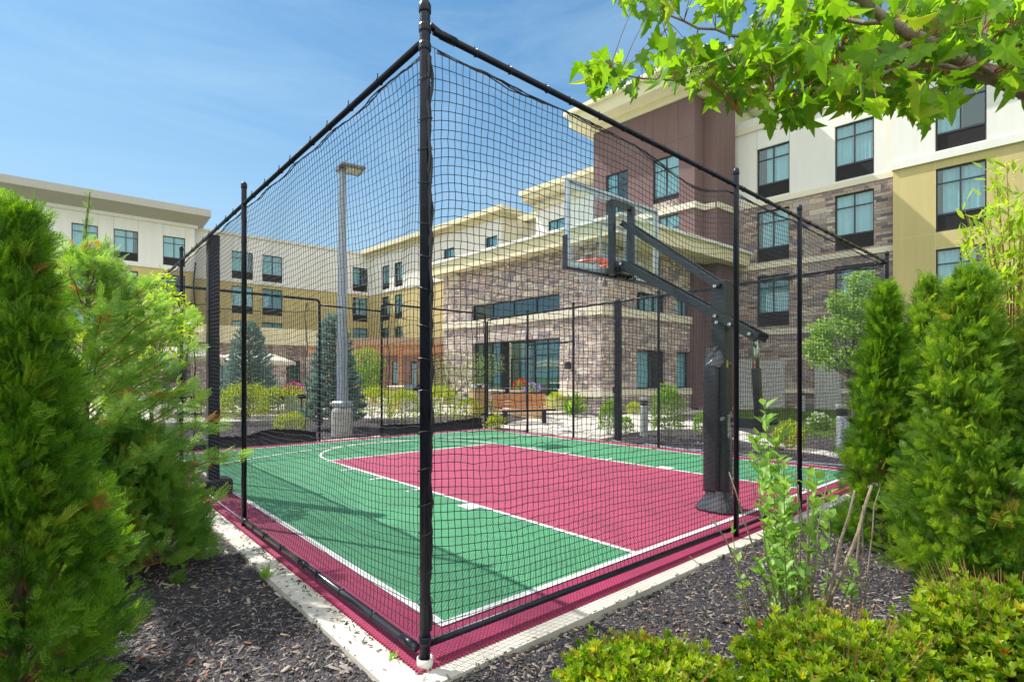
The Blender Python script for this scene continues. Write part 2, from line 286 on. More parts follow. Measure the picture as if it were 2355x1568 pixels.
g_ = MB().quad((WX0, WY0, 0), (WX1, WY0, 0), (WX1, WY1, 0), (WX0, WY1, 0)).build('court_green_field', TGRN); tag(g_, 'green tiled playing field of the court', 'court floor', kind='structure')
k_ = MB().quad((KX0, WY0, .002), (KX1, WY0, .002), (KX1, KY, .002), (KX0, KY, .002)).build('court_key_field', KEYR); tag(k_, 'rose red tiled key under the hoop', 'court floor', kind='structure')
wl = MB(); ZL = .004
def strip(x0, y0, x1, y1, wd=LW, z=ZL):
    d = Vector((x1-x0, y1-y0)); d.normalize(); nx, ny = -d.y*wd/2, d.x*wd/2
    wl.quad((x0+nx, y0+ny, z), (x0-nx, y0-ny, z), (x1-nx, y1-ny, z), (x1+nx, y1+ny, z))
def arc(cx, cy, r, a0, a1, z=ZL, n=40):
    for i in range(n):
        a = a0+(a1-a0)*i/n; b = a0+(a1-a0)*(i+1)/n
        wl.quad(*[(cx+q*math.cos(t), cy+q*math.sin(t), z) for q, t in ((r-LW/2, a), (r+LW/2, a), (r+LW/2, b), (r-LW/2, b))])
h = LW/2
strip(WX0, WY0+h, WX1, WY0+h); strip(WX0, WY1-h, WX1, WY1-h); strip(WX0+h, WY0+LW, WX0+h, WY1-LW); strip(WX1-h, WY0+LW, WX1-h, WY1-LW)
strip(KX0, WY0+LW, KX0, KY+h, z=ZL+.001); strip(KX1, WY0+LW, KX1, KY+h, z=ZL+.001); strip(KX0+h, KY, KX1-h, KY)
arc((KX0+KX1)/2, KY+h, 1.80, 0, math.pi, ZL+.002)
cxk = (KX0+KX1)/2
a_ = math.acos(3.6/6.9)                                                        # the wide arc beyond the key
arc(cxk, 1.9, 6.35, math.pi/2-.62, math.pi/2+.62, ZL+.003, 50)
for sx_, s_ in ((KX0, -1), (KX1, 1)):
    for yy, ln, wd in ((2.42, .15, .24), (3.55, .2, .05), (4.55, .2, .05), (5.5, .2, .05)): strip(sx_+s_*h, yy, sx_+s_*(h+ln), yy, wd, ZL+.0005)
wlo = wl.build('court_lines', TWHT); tag(wlo, 'white painted boundary and key lines of the court', 'court lines', kind='structure')
# walkways and lawn
def sheet(name, pts, z, m, label, cat, th=.1):
    o = MB().prism([p[:2] for p in pts], z-th, z).build(name, m); return tag(o, label, cat, kind='structure')
sheet('walkway', [(8.1, 5.6), (9.6, 5.9), (11.4, 6.0), (13.3, 8.0), (20, 9.5), (20, 11.0), (14.3, 10.3), (12.6, 12.2), (10.6, 10.9), (8.1, 9.6)], .003, CONC2, 'pale concrete walkway from the court gate past the bench', 'path')
sheet('walkway', [(9.55, -6), (9.2, .4), (10.6, 2.6), (12.9, 4.8), (14.6, 7.1), (13.4, 7.9), (11.6, 5.9), (11.9, 5.5), (10.1, 3.1), (8.9, .6)][:], .001, CONC2, 'narrow concrete walkway curving beyond the right bed', 'path')
lawn_poly = [(15.2, 6.6), (13.4, 4.8), (12.0, 2.2), (11.5, -3), (30, -4), (34, 3), (27, 6.6), (21, 9.0)]
sheet('lawn', lawn_poly, -.01, GRASSM, 'sunny green lawn between the walkway and the stone wing', 'lawn')
sheet('walkway', [(21, 9.2), (27, 6.9), (34, 3.2), (36, 5), (28, 9.5), (22, 11.5)], .004, CONC2, 'concrete walkway along the foot of the stone wing', 'path')
sheet('patio', [(8, 14.5), (13, 13.6), (16, 11.2), (22, 11), (20, 40), (-12, 45), (-14, 30), (0, 18)], .002, CONC2, 'pale concrete patio in front of the hotel', 'patio')
# ================================================================ THE NETTED CAGE
FX, FY, FH = 7.88, 9.53, 3.10; CELL = .0445
def strands(P, rad, skip=None):        # P: (nu, nv, 3) node grid -> three-sided cords along both directions
    parts = []; tri = [(1, 0), (-.5, .866), (-.5, -.866)]
    nrm = np.array(P[-1, 0]-P[0, 0]); nrm = np.array([-nrm[1], nrm[0], 0]); nrm /= np.linalg.norm(nrm); al = np.array([nrm[1], -nrm[0], 0])
    for Q, other in ((P, al), (P.transpose(1, 0, 2), np.array([0, 0, 1.]))):
        a, b = Q.shape[:2]; R = np.stack([Q+rad*(u*other+v*nrm) for u, v in tri], 2)     # a,b,3,3
        idx = np.arange(a*b*3).reshape(a, b, 3); F = []
        for k in range(3):
            k2 = (k+1) % 3; F.append(np.stack([idx[:, :-1, k], idx[:, :-1, k2], idx[:, 1:, k2], idx[:, 1:, k]], -1).reshape(-1, 4))
        parts.append((R.reshape(-1, 3), np.concatenate(F), np.zeros(1)))
    V = np.concatenate([parts[0][0], parts[1][0]]); F = np.concatenate([parts[0][1], parts[1][1]+len(parts[0][0])]); return V, F
def bumpn(t, seed, f=1.0):
    r = np.random.default_rng(seed); s = 0
    for i in range(5): s = s+np.sin(t*f*(1+i*.9)+r.uniform(0, 6.3))/(1+i*.6)
    return s/2.4
def net(name, A, B, z0f, z1f, parent, seed=0, billow=.05, rad=.0020, side=1, cell=CELL, pinch=0):
    A = np.array(A, float); B = np.array(B, float); Lg = np.linalg.norm(B-A); d = (B-A)/Lg; nr = np.array([d[1], -d[0]])*side
    nu = int(Lg/cell)+1; u = np.linspace(0, Lg, nu); z0 = z0f(u); z1 = z1f(u); nv = int((z1.max()-z0.min())/cell)+1; v = np.linspace(0, 1, nv)
    U, Vv = np.meshgrid(u, v, indexing='ij'); Z0 = z0[:, None]; Z1 = z1[:, None]
    Z = Z0+(Z1-Z0)*Vv; env = np.sin(np.pi*np.clip(Vv, 0, 1))**.6*np.clip(np.minimum(U, Lg-U)/.35, 0, 1)
    off = billow*env*(.5+.5*bumpn(U*1.1+Vv*2.2, seed))
    su = .012*bumpn(U*2.3+Vv*9, seed+1)*env+.006*bumpn(Vv*37+U*3, seed+5); sz = .014*bumpn(U*3.1+Vv*4, seed+2)*env-.02*env*np.abs(np.sin(np.pi*U/1.6))
    sz = sz+.0035*RNG.normal(size=U.shape)*env; su = su+.0022*RNG.normal(size=U.shape)*env
    if pinch: sz = sz+pinch*np.exp(-U/.25)*(.5-Vv)*2*np.sin(np.pi*Vv)**.5-pinch*.22*np.exp(-U/.13)*np.sin(np.pi*Vv)**.5
    X = A[0]+d[0]*(U+su)+nr[0]*off; Y = A[1]+d[1]*(U+su)+nr[1]*off
    V, F = strands(np.stack([X, Y, Z+sz], -1), rad); return npmesh(name, V, F, NETM, parent)
def fpost(parent, x, y, h=3.25, r=.0235, sleeve=False, cap=True, rx=0):
    m = MB(); m.lathe([(r, -.05), (r, h-.06), (r, h-.05)], n=16); o = m.build('post', BLACK, parent, (x, y, 0), sm=False); smooth(o)
    if cap: c = MB().lathe([(r*1.05, h-.065), (r*1.18, h-.06), (r*1.18, h-.03), (r*1.05, h-.018), (r*.75, h-.005), (r*.3, h)], n=16).build('post_cap', BLACK, o, sm=True)
    return o
def rail(parent, a, b, r=.024, name='top_rail', mtl=None): return MB().tube([a, b], r, 10).build(name, mtl or BLACK, parent, sm=True)
def ties(parent, a, b, n, r=.0205, name='tie_wrap'):
    a = Vector(a); b = Vector(b); d = (b-a).normalized(); s = Vector((-d.y, d.x, 0)).normalized(); o = None
    for i in range(n):
        p = a+(b-a)*((i+.5+random.uniform(-.15, .15))/n)
        if o is None:
            Z_ = Vector((0, 0, 1)); pts = [(s*math.cos(t)+Z_*math.sin(t))*r for t in [k*math.pi/4 for k in range(9)]]+[Z_*r*.7+s*r*.6, Z_*(r+.02)+s*.012]
            o = MB().tube(pts, .0033, 4).build(name, BLACK, parent, p)
        else: c = o.copy(); COL.objects.link(c); c.location = p; c.parent = parent
SLV = mat('white_plastic_sleeve', (.66, .64, .58), .6, var=.15)
# --- near right side (along X)
fr = thing('netting_fence', 'near right side of the black netted cage, in front of the basketball pole', 'netting fence', (0, 0, 0), group='four sides of the black netting cage')
pa = fpost(fr, 0, 0, 3.25, .026); sl = MB(); sl.lathe([(.04, -.016), (.04, .035), (.034, .035), (.034, .0)], n=20); sl.build('ground_sleeve', SLV, pa, sm=True)
for z in (3.11, 3.02, .12): MB().lathe([(.028, -.02), (.031, -.012), (.031, .012), (.028, .02)], n=16).build('clamp_band', BLACK, pa, (0, 0, z))
for x in (3.21, 4.635): fpost(fr, x, 0, 3.27 if x < 4 else 3.25)
fpost(fr, FX, 0, 3.27, .025)
rail(fr, (.05, 0, FH+.02), (FX, 0, FH), .018); rail(fr, (.05, .045, .07), (3.21, .035, .055), .02, 'bottom_rail'); rail(fr, (3.24, .035, .045), (FX-.04, .035, .045), .019, 'bottom_rail')
MB().tube([(.03, 0, FH+.04), (.10, 0, FH+.02)], .017, 8).tube([(.09, 0, FH+.02), (.18, 0, FH+.02)], .0215, 10).build('rail_coupler', BLACK, fr, sm=True)
ties(fr, (.2, 0, FH+.018), (FX-.1, 0, FH), 30)
def top_r(u): return FH-.024-.10*np.exp(-((u-2.55)/.5)**2)-.018*np.abs(np.sin(u*1.9+.4))-.007*bumpn(u*5, 3)
net('net', (.035, .035), (FX-.03, .035), lambda u: .085+0*u, top_r, fr, 11, .07, side=-1, pinch=.22, rad=.0023)
# gathered selvedge: hanging loops of spare net just under the rail
m = MB()
for k in range(3):
    pts = [(x, .04+.01*math.sin(9*x+k), float(top_r(np.array(x)))+.004-.007*k+.002*math.sin(x*23+k*2)+.002*math.sin(x*51)) for x in np.arange(.1, FX-.05, .035)]; m.tube(pts, .0035, 4)
m.build('border_rope', NETM, fr)
# rope and spare net gathered down the corner post
m = MB(); 
for k in range(4):
    pts = []; 
    for z in np.arange(.16, 3.0, .03): a = 2.2*math.sin(z*1.7+k)+k*1.1-.7; rr = .026+.006*math.sin(z*13+k*2)+.004*math.sin(z*31+k); pts.append((rr*math.cos(a*.35-.45), rr*math.sin(a*.35-.45), z))
    m.tube(pts, [.0065+.0035*abs(math.sin(i*.9+k)) for i in range(len(pts))], 5)
m.build('gathered_net', NETM, fr)
for z in np.arange(.3, 2.95, .17):
    MB().tube([(.037*math.cos(t), .037*math.sin(t), .012*math.sin(t+z*3)) for t in [k*math.pi/5 for k in range(11)]], .0022, 4, False).build('zip_tie', mat('glossy_black_plastic', (.02, .02, .024), .35), fr, (0, 0, z+random.uniform(-.03, .03)))
# --- near left side (along Y)
fl = thing('netting_fence', 'near left side of the black netted cage, beside the shaded mulch bed', 'netting fence', (0, .1, 0), group='four sides of the black netting cage')
def P(p): return (p[0]-0, p[1]-.1, p[2])
for y in (3.24, 6.48): fpost(fl, 0, y-.1, 3.27)
rail(fl, P((0, .05, FH-.045)), P((0, FY, FH-.03)), .018); rail(fl, P((-.012, .06, .062)), P((-.012, 3.2, .06)), .0215, 'bottom_rail', mat('worn_black_pipe', (.03, .035, .045), .22, .3, .7)); rail(fl, P((.02, 3.3, .02)), P((.02, 9.4, .02)), .007, 'bottom_cable', mat('steel_cable', (.4, .4, .4), .4, 1))
for y_, r_ in ((.14, .0235), (3.16, .0235), (1.62, .0235)): MB().tube([(0, -.06, 0), (0, .06, 0)], r_, 12).build('rail_coupler', BLACK, fl, P((-.012, y_, .061)), sm=True)
ties(fl, P((0, .3, FH-.045)), P((0, FY-.2, FH-.03)), 26); ties(fl, P((-.012, .3, .062)), P((-.012, 3.1, .06)), 7, .0235)
o = net('net', (.03, .04), (.03, FY-.03), lambda u: .075-.03*(u > 3.2)+0*u, lambda u: FH-.066-.006*np.abs(np.sin(u*1.7+.3))-.006*bumpn(u*5, 5), fl, 23, .10, side=1, pinch=.2); o.location = (0, -.1, 0)
m = MB()
for k in range(2):
    pts = [P((.03+.01*math.sin(9*x+k), x, FH-.062-.006*abs(math.sin((x-.04)*1.7+.3))-.007*k+.002*math.sin(x*23+k*2)+.002*math.sin(x*51))) for x in np.arange(.1, FY-.05, .035)]; m.tube(pts, .0035, 4)
m.build('border_rope', NETM, fl)
m = MB(); m.tube([P((.03+.012*math.sin(z*9), 5.75+.02*math.sin(z*4.1), z)) for z in np.arange(.1, 2.98, .06)], .009, 5); m.build('seam_rope', NETM, fl)
# --- back left side (along X at Y=FY): two taller frames with a lower bay between
fb = thing('netting_fence', 'far left side of the black netted cage, in front of the spruces', 'netting fence', (0, FY, 0), group='four sides of the black netting cage')
def elbow(x0, x1, z, r=.028):
    m = MB(); b = .08; pts = [(x0, 0, -.05)]+[(x0+b-b*math.cos(t), 0, z-b+b*math.sin(t)) for t in np.linspace(0, math.pi/2, 5)]+[(x1-b+b*math.sin(t), 0, z-b+b*math.cos(t)) for t in np.linspace(0, math.pi/2, 5)]+[(x1, 0, -.05)]
    m.tube(pts, r, 10); return m.build('bent_frame', BLACK, fb, sm=True)
elbow(.0, 3.14, 3.15); elbow(4.66, 7.86, 3.21, .026)
rail(fb, (3.14, 0, 3.04), (4.66, 0, 3.02), .022); rail(fb, (3.14, 0, .03), (4.66, 0, .03), .014, 'bottom_rail')
for i, (a, b, zt, s) in enumerate(((.03, 3.1, 2.88, 31), (3.17, 4.63, 2.98, 37), (4.7, 7.83, 2.93, 41))):
    o = net('net', (a, FY+.02), (b, FY+.02), lambda u: .06+0*u, lambda u, zt=zt, L_=b-a: zt-.1*np.sin(np.pi*u/L_)-.01*bumpn(u*4, 7), fb, s, .06, cell=.0475, rad=.0018); o.location = (0, -FY, 0)
m = MB()
for a, b, z in ((.03, 3.1, 2.9), (4.7, 7.83, 2.95)):
    m.tube([(x, .02, z-.1*math.sin(math.pi*(x-a)/(b-a))+.014*math.sin(x*9)+.008*math.sin(x*31)) for x in np.arange(a, b, .05)], .008, 5)
    for x in np.arange(a+.35, b-.1, .5): m.tube([(x+.02*math.sin(q*9), .02, z-.06+q) for q in np.arange(0, .3, .05)], .0045, 4)
for x in (.2, .45, 2.85, 4.86): m.tube([(x+.02*math.sin(z*5.3+x)+.01*math.sin(z*13), .02, z) for z in np.arange(.2, 3.1, .07)], .011, 5)
m.tube([(7.55+.015*math.sin(z*5.3), .02, z) for z in np.arange(.5, 3.1, .07)], .011, 5); m.tube([(7.68+.015*math.sin(z*6.3), .02, z) for z in np.arange(2.4, 3.0, .07)], .009, 5)
m.build('border_rope', NETM, fb)
# --- back right side (along Y at X=FX) with the gate opening
fg = thing('netting_fence', 'far right side of the black netted cage with the open gate by the bench', 'netting fence', (FX, 4.7, 0), group='four sides of the black netting cage')
PY = [FY-.03, 7.82, 6.225, 3.9]
for y in PY: fpost(fg, .03, y-4.7, 3.2 if y != PY[0] else 3.05, .028, cap=y != PY[0])
rail(fg, (.03, 0-4.7, FH), (.03, FY-4.73, FH-.06), .021); rail(fg, (.03, 7.82-4.7, 2.25), (.03, 6.225-4.7, 2.27), .018, 'gate_header'); rail(fg, (.05, FY-4.75, .02), (.05, 7.84-4.7, .02), .014, 'bottom_rail')
for y0, y1, zb, s in ((7.85, 9.48, .06, 51), (6.26, 7.79, 2.27, 53), (.04, 6.19, .05, 59)):
    o = net('net', (FX, y0), (FX, y1), lambda u, zb=zb: zb+0*u, lambda u: FH-.06-.01*bumpn(u*4, 7), fg, s, .06, side=-1, cell=.0475, rad=.0018); o.location = (-FX, -4.7, 0)
m = MB(); 
for k in range(2): m.tube([(.0, y-4.7, FH-.035-.02*k+.01*math.sin(y*17+k)) for y in np.arange(.05, 9.4, .06)], .009, 5)
m.build('border_rope', mat('matt_black_rope', (.012, .013, .02), .8, 0, .2), fg)
# ================================================================ BASKETBALL GOAL
bg_ = thing('basketball_goal', 'black padded basketball goal with a clear backboard and orange rim', 'basketball goal', (3.98, .53, 0))
ox, oy = 3.98, .53
DGREEN = mat('dark_powder_steel', (.018, .026, .026), .3, 0, .6, .15, 20); STEEL = mat('galvanised_bolt', (.6, .6, .6), .3, 1); VINYL = mat('black_vinyl_pad', (.022, .022, .028), .32, 0, .6, .2, 9, bump=.25, bscale=12)
MB().box((0, 0, 1.2), (.08, .08, 1.23), bev=.008).build('pole', DGREEN, bg_)
# padding wrapped round the court side of the pole
m = MB(); pr = [(-.105, -.02), (-.12, .02), (-.12, .13), (-.10, .16), (.10, .16), (.12, .13), (.12, .02), (.105, -.02)]; zs = [.2, .23, .6, 1.0, 1.35, 1.55, 1.6]; n = len(pr); V = []; 
for j, z in enumerate(zs):
    s = 1 if z < 1.5 else .97 if z < 1.58 else .84
    for i, (x, y) in enumerate(pr): wv = .003*math.sin(z*9+i*2); V.append((x*s+wv, (y-.02)*s+.02+wv, z+(.04*math.sin(i*2.1) if z > 1.5 else 0)))
m.add(V, [(j*n+i, j*n+(i+1) % n, (j+1)*n+(i+1) % n, (j+1)*n+i) for j in range(len(zs)-1) for i in range(n)]+[tuple(range(n))[::-1], tuple(range((len(zs)-1)*n, len(zs)*n))]); m.build('pole_pad', VINYL, bg_, sm=True)
pl = mat('crumpled_plastic_wrap', (.06, .06, .07), .12, 0, .8)
m = MB(); V = []; 
for j, z in enumerate((1.52, 1.6, 1.68, 1.74)):
    for i in range(12): a = 2*math.pi*i/12; q = random.uniform(.88, 1.12); V.append((.125*(1-j*.07)*q*math.cos(a), .04+.13*(1-j*.07)*q*math.sin(a), z+random.uniform(-.02, .02)))
m.add(V, [(j*12+i, j*12+(i+1) % 12, (j+1)*12+(i+1) % 12, (j+1)*12+i) for j in range(3) for i in range(12)]); m.build('pad_wrap', pl, bg_)
m = MB(); V = []
for j, (r, z) in enumerate(((.215, .012), (.21, .03), (.16, .10), (.125, .17), (.12, .22))):
    for i in range(20): a = 2*math.pi*i/20; q = 1+.04*math.sin(i*2.7+j); ca, sa = math.cos(a), math.sin(a); k = 1/max(abs(ca), abs(sa))**.6; V.append((r*q*ca*k, .03+r*q*sa*k, z))
m.add(V, [(j*20+i, j*20+(i+1) % 20, (j+1)*20+(i+1) % 20, (j+1)*20+i) for j in range(4) for i in range(20)]+[tuple(range(20))[::-1]]); m.build('base_skirt', pl, bg_, sm=True)
def beam(name, a, b, hw, hh, xs, th=None, parent=None):
    a = Vector(a); b = Vector(b); d = (b-a).normalized(); up = Vector((1, 0, 0)).cross(d).normalized(); m = MB()
    for x in xs:
        V = [p+Vector((x+sx*hw, 0, 0))+up*sz*hh for p in (a, b) for sx, sz in ((-1, -1), (1, -1), (1, 1), (-1, 1))]
        m.add(V, [(3, 2, 1, 0), (4, 5, 6, 7), (0, 1, 5, 4), (1, 2, 6, 5), (2, 3, 7, 6), (3, 0, 4, 7)])
    return m.build(name, DGREEN, parent or bg_)
BB = 1.94-oy                                                          # distance pole-backboard
beam('lower_arm', (0, -.42, 1.80), (0, BB-.18, 2.80), .022, .044, (-.105, .105)); beam('upper_arm', (0, -.02, 2.36), (0, BB-.18, 3.30), .02, .033, (-.1, .1))
beam('lift_strut', (0, -.40, .86), (0, -.36, 1.50), .034, .034, (0,)); MB().lathe([(.034, 1.48), (.034, 1.78)], (0, -.36, 0), 12).build('lift_cylinder', mat('polished_rod', (.45, .5, .36), .25, 1), bg_, sm=True)
MB().box((0, -.24, .94), (.03, .18, .05)).tube([(-.02, -.42, .94), (.22, -.46, .96)], .035, 10).build('lift_bracket', DGREEN, bg_)
for y, z in ((0, 2.36), (-.02, 1.98), (-.16, 1.95), (-.36, 1.84), (0, 2.05), (-.08, .98), (-.2, .94), (BB-.2, 3.29), (BB-.2, 2.79)):
    for sx in (-1, 1): MB().tube([(sx*.12, y, z), (sx*.16, y, z)], .019, 6).build('bolt', STEEL, bg_)
MB().box((-.02, -.1, .9), (.03, .02, .12)).box((.0, -.09, .55), (.01, .012, .5)).build('crank_housing', STEEL, bg_)
MB().box((.085, -.0822, 2.0), (.06, .002, .03)).build('maker_plate', mat('grey_label_plate', (.4, .42, .42), .5), bg_)
MB().box((-.045, -.083, 1.55), (.012, .003, .035)).build('warning_tag', mat('yellow_tag', (.75, .62, .05), .5), bg_)
# bracket frame behind the board
m = MB(); m.box((-.19, BB-.10, 3.12), (.027, .04, .46)).box((.19, BB-.10, 3.12), (.027, .04, .46)).box((0, BB-.09, 3.56), (.155, .035, .03)).box((0, BB-.08, 2.78), (.155, .05, .06)).box((0, BB-.14, 2.74), (.12, .08, .05))
m.tube([(-.06, BB-.05, 2.66), (.35, BB-.05, 2.69)], .025, 6); m.build('board_bracket', DGREEN, bg_)
bz0, bz1, bw = 2.68, 3.70, .915
m = MB(); f_ = .022
m.bb(-bw, bw, BB-.03, BB+.01, bz1-.03, bz1).bb(-bw, -bw+.03, BB-.03, BB+.01, bz0, bz1-.03).bb(bw-.03, bw, BB-.03, BB+.01, bz0, bz1-.03).bb(-bw+.03, bw-.03, BB-.03, BB+.01, bz0, bz0+.03)
m.build('backboard_frame', mat('silver_aluminium', (.55, .58, .6), .35, .8), bg_)
bgl = MB().bb(-bw+.031, bw-.031, BB-.012, BB-.002, bz0+.031, bz1-.031).build('backboard', glassmat('clear_backboard_glass', (.96, .99, .985), .0), bg_)
m = MB(); y0, y1 = BB-.0005, BB+.0015
for (x0, x1, z0, z1) in ((-bw+.032, -bw+.09, bz0+.09, bz1-.09), (bw-.09, bw-.032, bz0+.09, bz1-.09), (-bw+.032, bw-.032, bz0+.032, bz0+.09), (-bw+.032, bw-.032, bz1-.09, bz1-.032),
    (-.305, -.255, bz0+.2, bz0+.65), (.255, .305, bz0+.2, bz0+.65), (-.255, .255, bz0+.6, bz0+.65), (-.255, .255, bz0+.2, bz0+.25)): m.bb(x0, x1, y0, y1, z0, z1)
m.build('board_marking', mat('white_board_paint', (.8, .82, .8), .4), bgl)
m = MB(); m.bb(-bw-.015, bw+.015, BB-.04, BB+.025, bz0-.035, bz0-.001).bb(-bw-.02, -bw-.001, BB-.04, BB+.025, bz0-.035, bz0+.36).bb(bw+.001, bw+.02, BB-.04, BB+.025, bz0-.035, bz0+.36); m.build('edge_padding', VINYL, bg_)
RIMZ = bz0+.225; RIM = mat('orange_rim_paint', (.85, .10, .03), .4); rc = BB+.15+.23
m = MB(); m.tube([(.23*math.cos(t), rc+.23*math.sin(t), RIMZ) for t in np.linspace(0, 2*math.pi, 33)], .015, 8, False)
m.bb(-.13, .13, BB+.003, BB+.012, RIMZ-.11, RIMZ+.02).box((0, BB+.08, RIMZ-.012), (.10, .075, .006)).box((-.1, BB+.08, RIMZ-.03), (.006, .075, .03)).box((.1, BB+.08, RIMZ-.03), (.006, .075, .03))
for s in (-1, 1): m.tube([(s*.09, BB+.01, RIMZ-.02), (s*.21, rc-.09, RIMZ-.002)], .008, 6)
rm = m.build('rim', RIM, bg_, sm=False)
m = MB(); lv = [(.225, 0), (.2, .09), (.165, .17), (.135, .25), (.12, .33), (.125, .42)]
for i in range(12):
    for s in (1, -1):
        m.tube([(r*math.cos(2*math.pi*(i+s*j*.5)/12), rc+r*math.sin(2*math.pi*(i+s*j*.5)/12), RIMZ-.012-d+.01*math.sin(i*3+j)) for j, (r, d) in enumerate(lv)], .0032, 5)
m.build('rim_net', mat('white_cord', (.62, .62, .6), .8), rm)
bg_.location = (ox, oy, 0)
# ================================================================ NET POSTS, LAMP POST, TARP
def net_post(x, y, label, block):
    t = thing('net_post', label, 'net post', (x, y, 0), group='pair of tall black net posts')
    MB().box((0, 0, 1.55), (.062, .062, 1.59), bev=.006).build('post', BLACK, t)
    for z in (.9, 1.55, 2.2): MB().bb(-.07, .07, -.07, .07, z, z+.02).build('slide_collar', BLACK, t)
    if block: MB().box((0, 0, .085), (.19, .15, .095), bev=.02).build('base_block', mat('black_rubber_block', (.015, .017, .026), .45), t)
    else:
        MB().box((0, 0, .008), (.1, .1, .012)).build('base_plate', CONC, t); m = MB(); m.tube([(-.1, 0, 1.12), (-.16, -.02, 1.12), (-.16, -.1, 1.12), (-.16, -.1, 1.05), (-.2, -.1, 1.03)], .012, 6).box((-.09, 0, 1.14), (.04, .05, .07)); m.build('winch', BLACK, t); MB().tube([(-.05, 0, 2.65), (-.15, 0, 2.66)], .014, 6).build('cable_hook', STEEL, t)
    return t
net_post(.10, 5.02, 'tall black net post standing on a rubber block beside the left netting', True); net_post(8.12, 5.08, 'tall black net post with a winch beyond the far right netting', False)
LPX, LPY = at(787, 12.95)
lp = thing('lamp_post', 'tall grey lamp post on a concrete footing with a flat square head', 'lamp post', (LPX, LPY, 0))
GREYP = mat('grey_blue_painted_steel', (.33, .37, .43), .45, .1, .5, .05)
MB().lathe([(.25, -.05), (.25, .58), (.22, .66), (.17, .68), (.02, .68)], n=28).build('footing', mat('cast_concrete_footing', (.42, .41, .38), .9, var=.2, nscale=8, bump=.4, bscale=60), lp)
MB().box((0, 0, .76), (.19, .19, .08), bev=.05).build('base_cover', GREYP, lp, rz=.4)
hl = zat(390, 12.95)
m = MB(); V = [(s*(.1-.045*t_)*a, s2*(.1-.045*t_)*a, .8+(hl-.8)*t_) for t_ in (0, 1) for (s, s2, a) in ((-1, -1, 1), (1, -1, 1), (1, 1, 1), (-1, 1, 1))]; m.add(V, [(3, 2, 1, 0), (4, 5, 6, 7), (0, 1, 5, 4), (1, 2, 6, 5), (2, 3, 7, 6), (3, 0, 4, 7)]); m.build('pole', GREYP, lp, rz=.4)
hd = MB().box((.2, 0, hl+.05), (.30, .30, .035), bev=.02).box((-.02, 0, hl+.01), (.08, .05, .04)).build('lamp_head', mat('grey_luminaire', (.2, .19, .19), .5), lp, rz=-.15)
MB().box((.26, 0, hl+.011), (.17, .19, .003)).build('lens', mat('frosted_lens', (.6, .6, .5), .2), hd)
TARP = mat('black_geotextile', (.018, .02, .026), .5, 0, .4, .3, 12, bump=.8, bscale=20)
def tarp(x0, x1, seed, label):
    nu, nv = 80, 7; u = np.linspace(x0, x1, nu); V = []
    for i, x in enumerate(u):
        hgt = .30+.07*bumpn(np.array(x*2.0), seed)-.04*abs(math.sin(x*1.4)); 
        for j in range(nv): q = j/(nv-1); V.append((x, FY+.06+.09*math.sin(q*3.1)+.02*float(bumpn(np.array(x*9+q*5), seed+3)), -.03+hgt*(1-(1-q)**1.5)+.01*math.sin(x*40+q*6)))
    for i, x in enumerate(u):
        for j in range(nv): p = V[i*nv+j]; V.append((p[0], p[1]+.012, p[2]))
    F = [(i*nv+j, (i+1)*nv+j, (i+1)*nv+j+1, i*nv+j+1) for i in range(nu-1) for j in range(nv-1)]; k = nu*nv; F += [tuple(a+k for a in f[::-1]) for f in F]; F += [(i*nv+nv-1, (i+1)*nv+nv-1, (i+1)*nv+nv-1+k, i*nv+nv-1+k) for i in range(nu-1)]
    o = MB().add(V, F).build('tarp', TARP, sm=True); tag(o, label, 'tarp', 'crumpled tarps along the cage')
tarp(.1, 3.12, 1, 'crumpled black tarp along the cage foot left of the lamp post'); tarp(4.68, 7.84, 5, 'crumpled black tarp along the cage foot right of the lamp post')
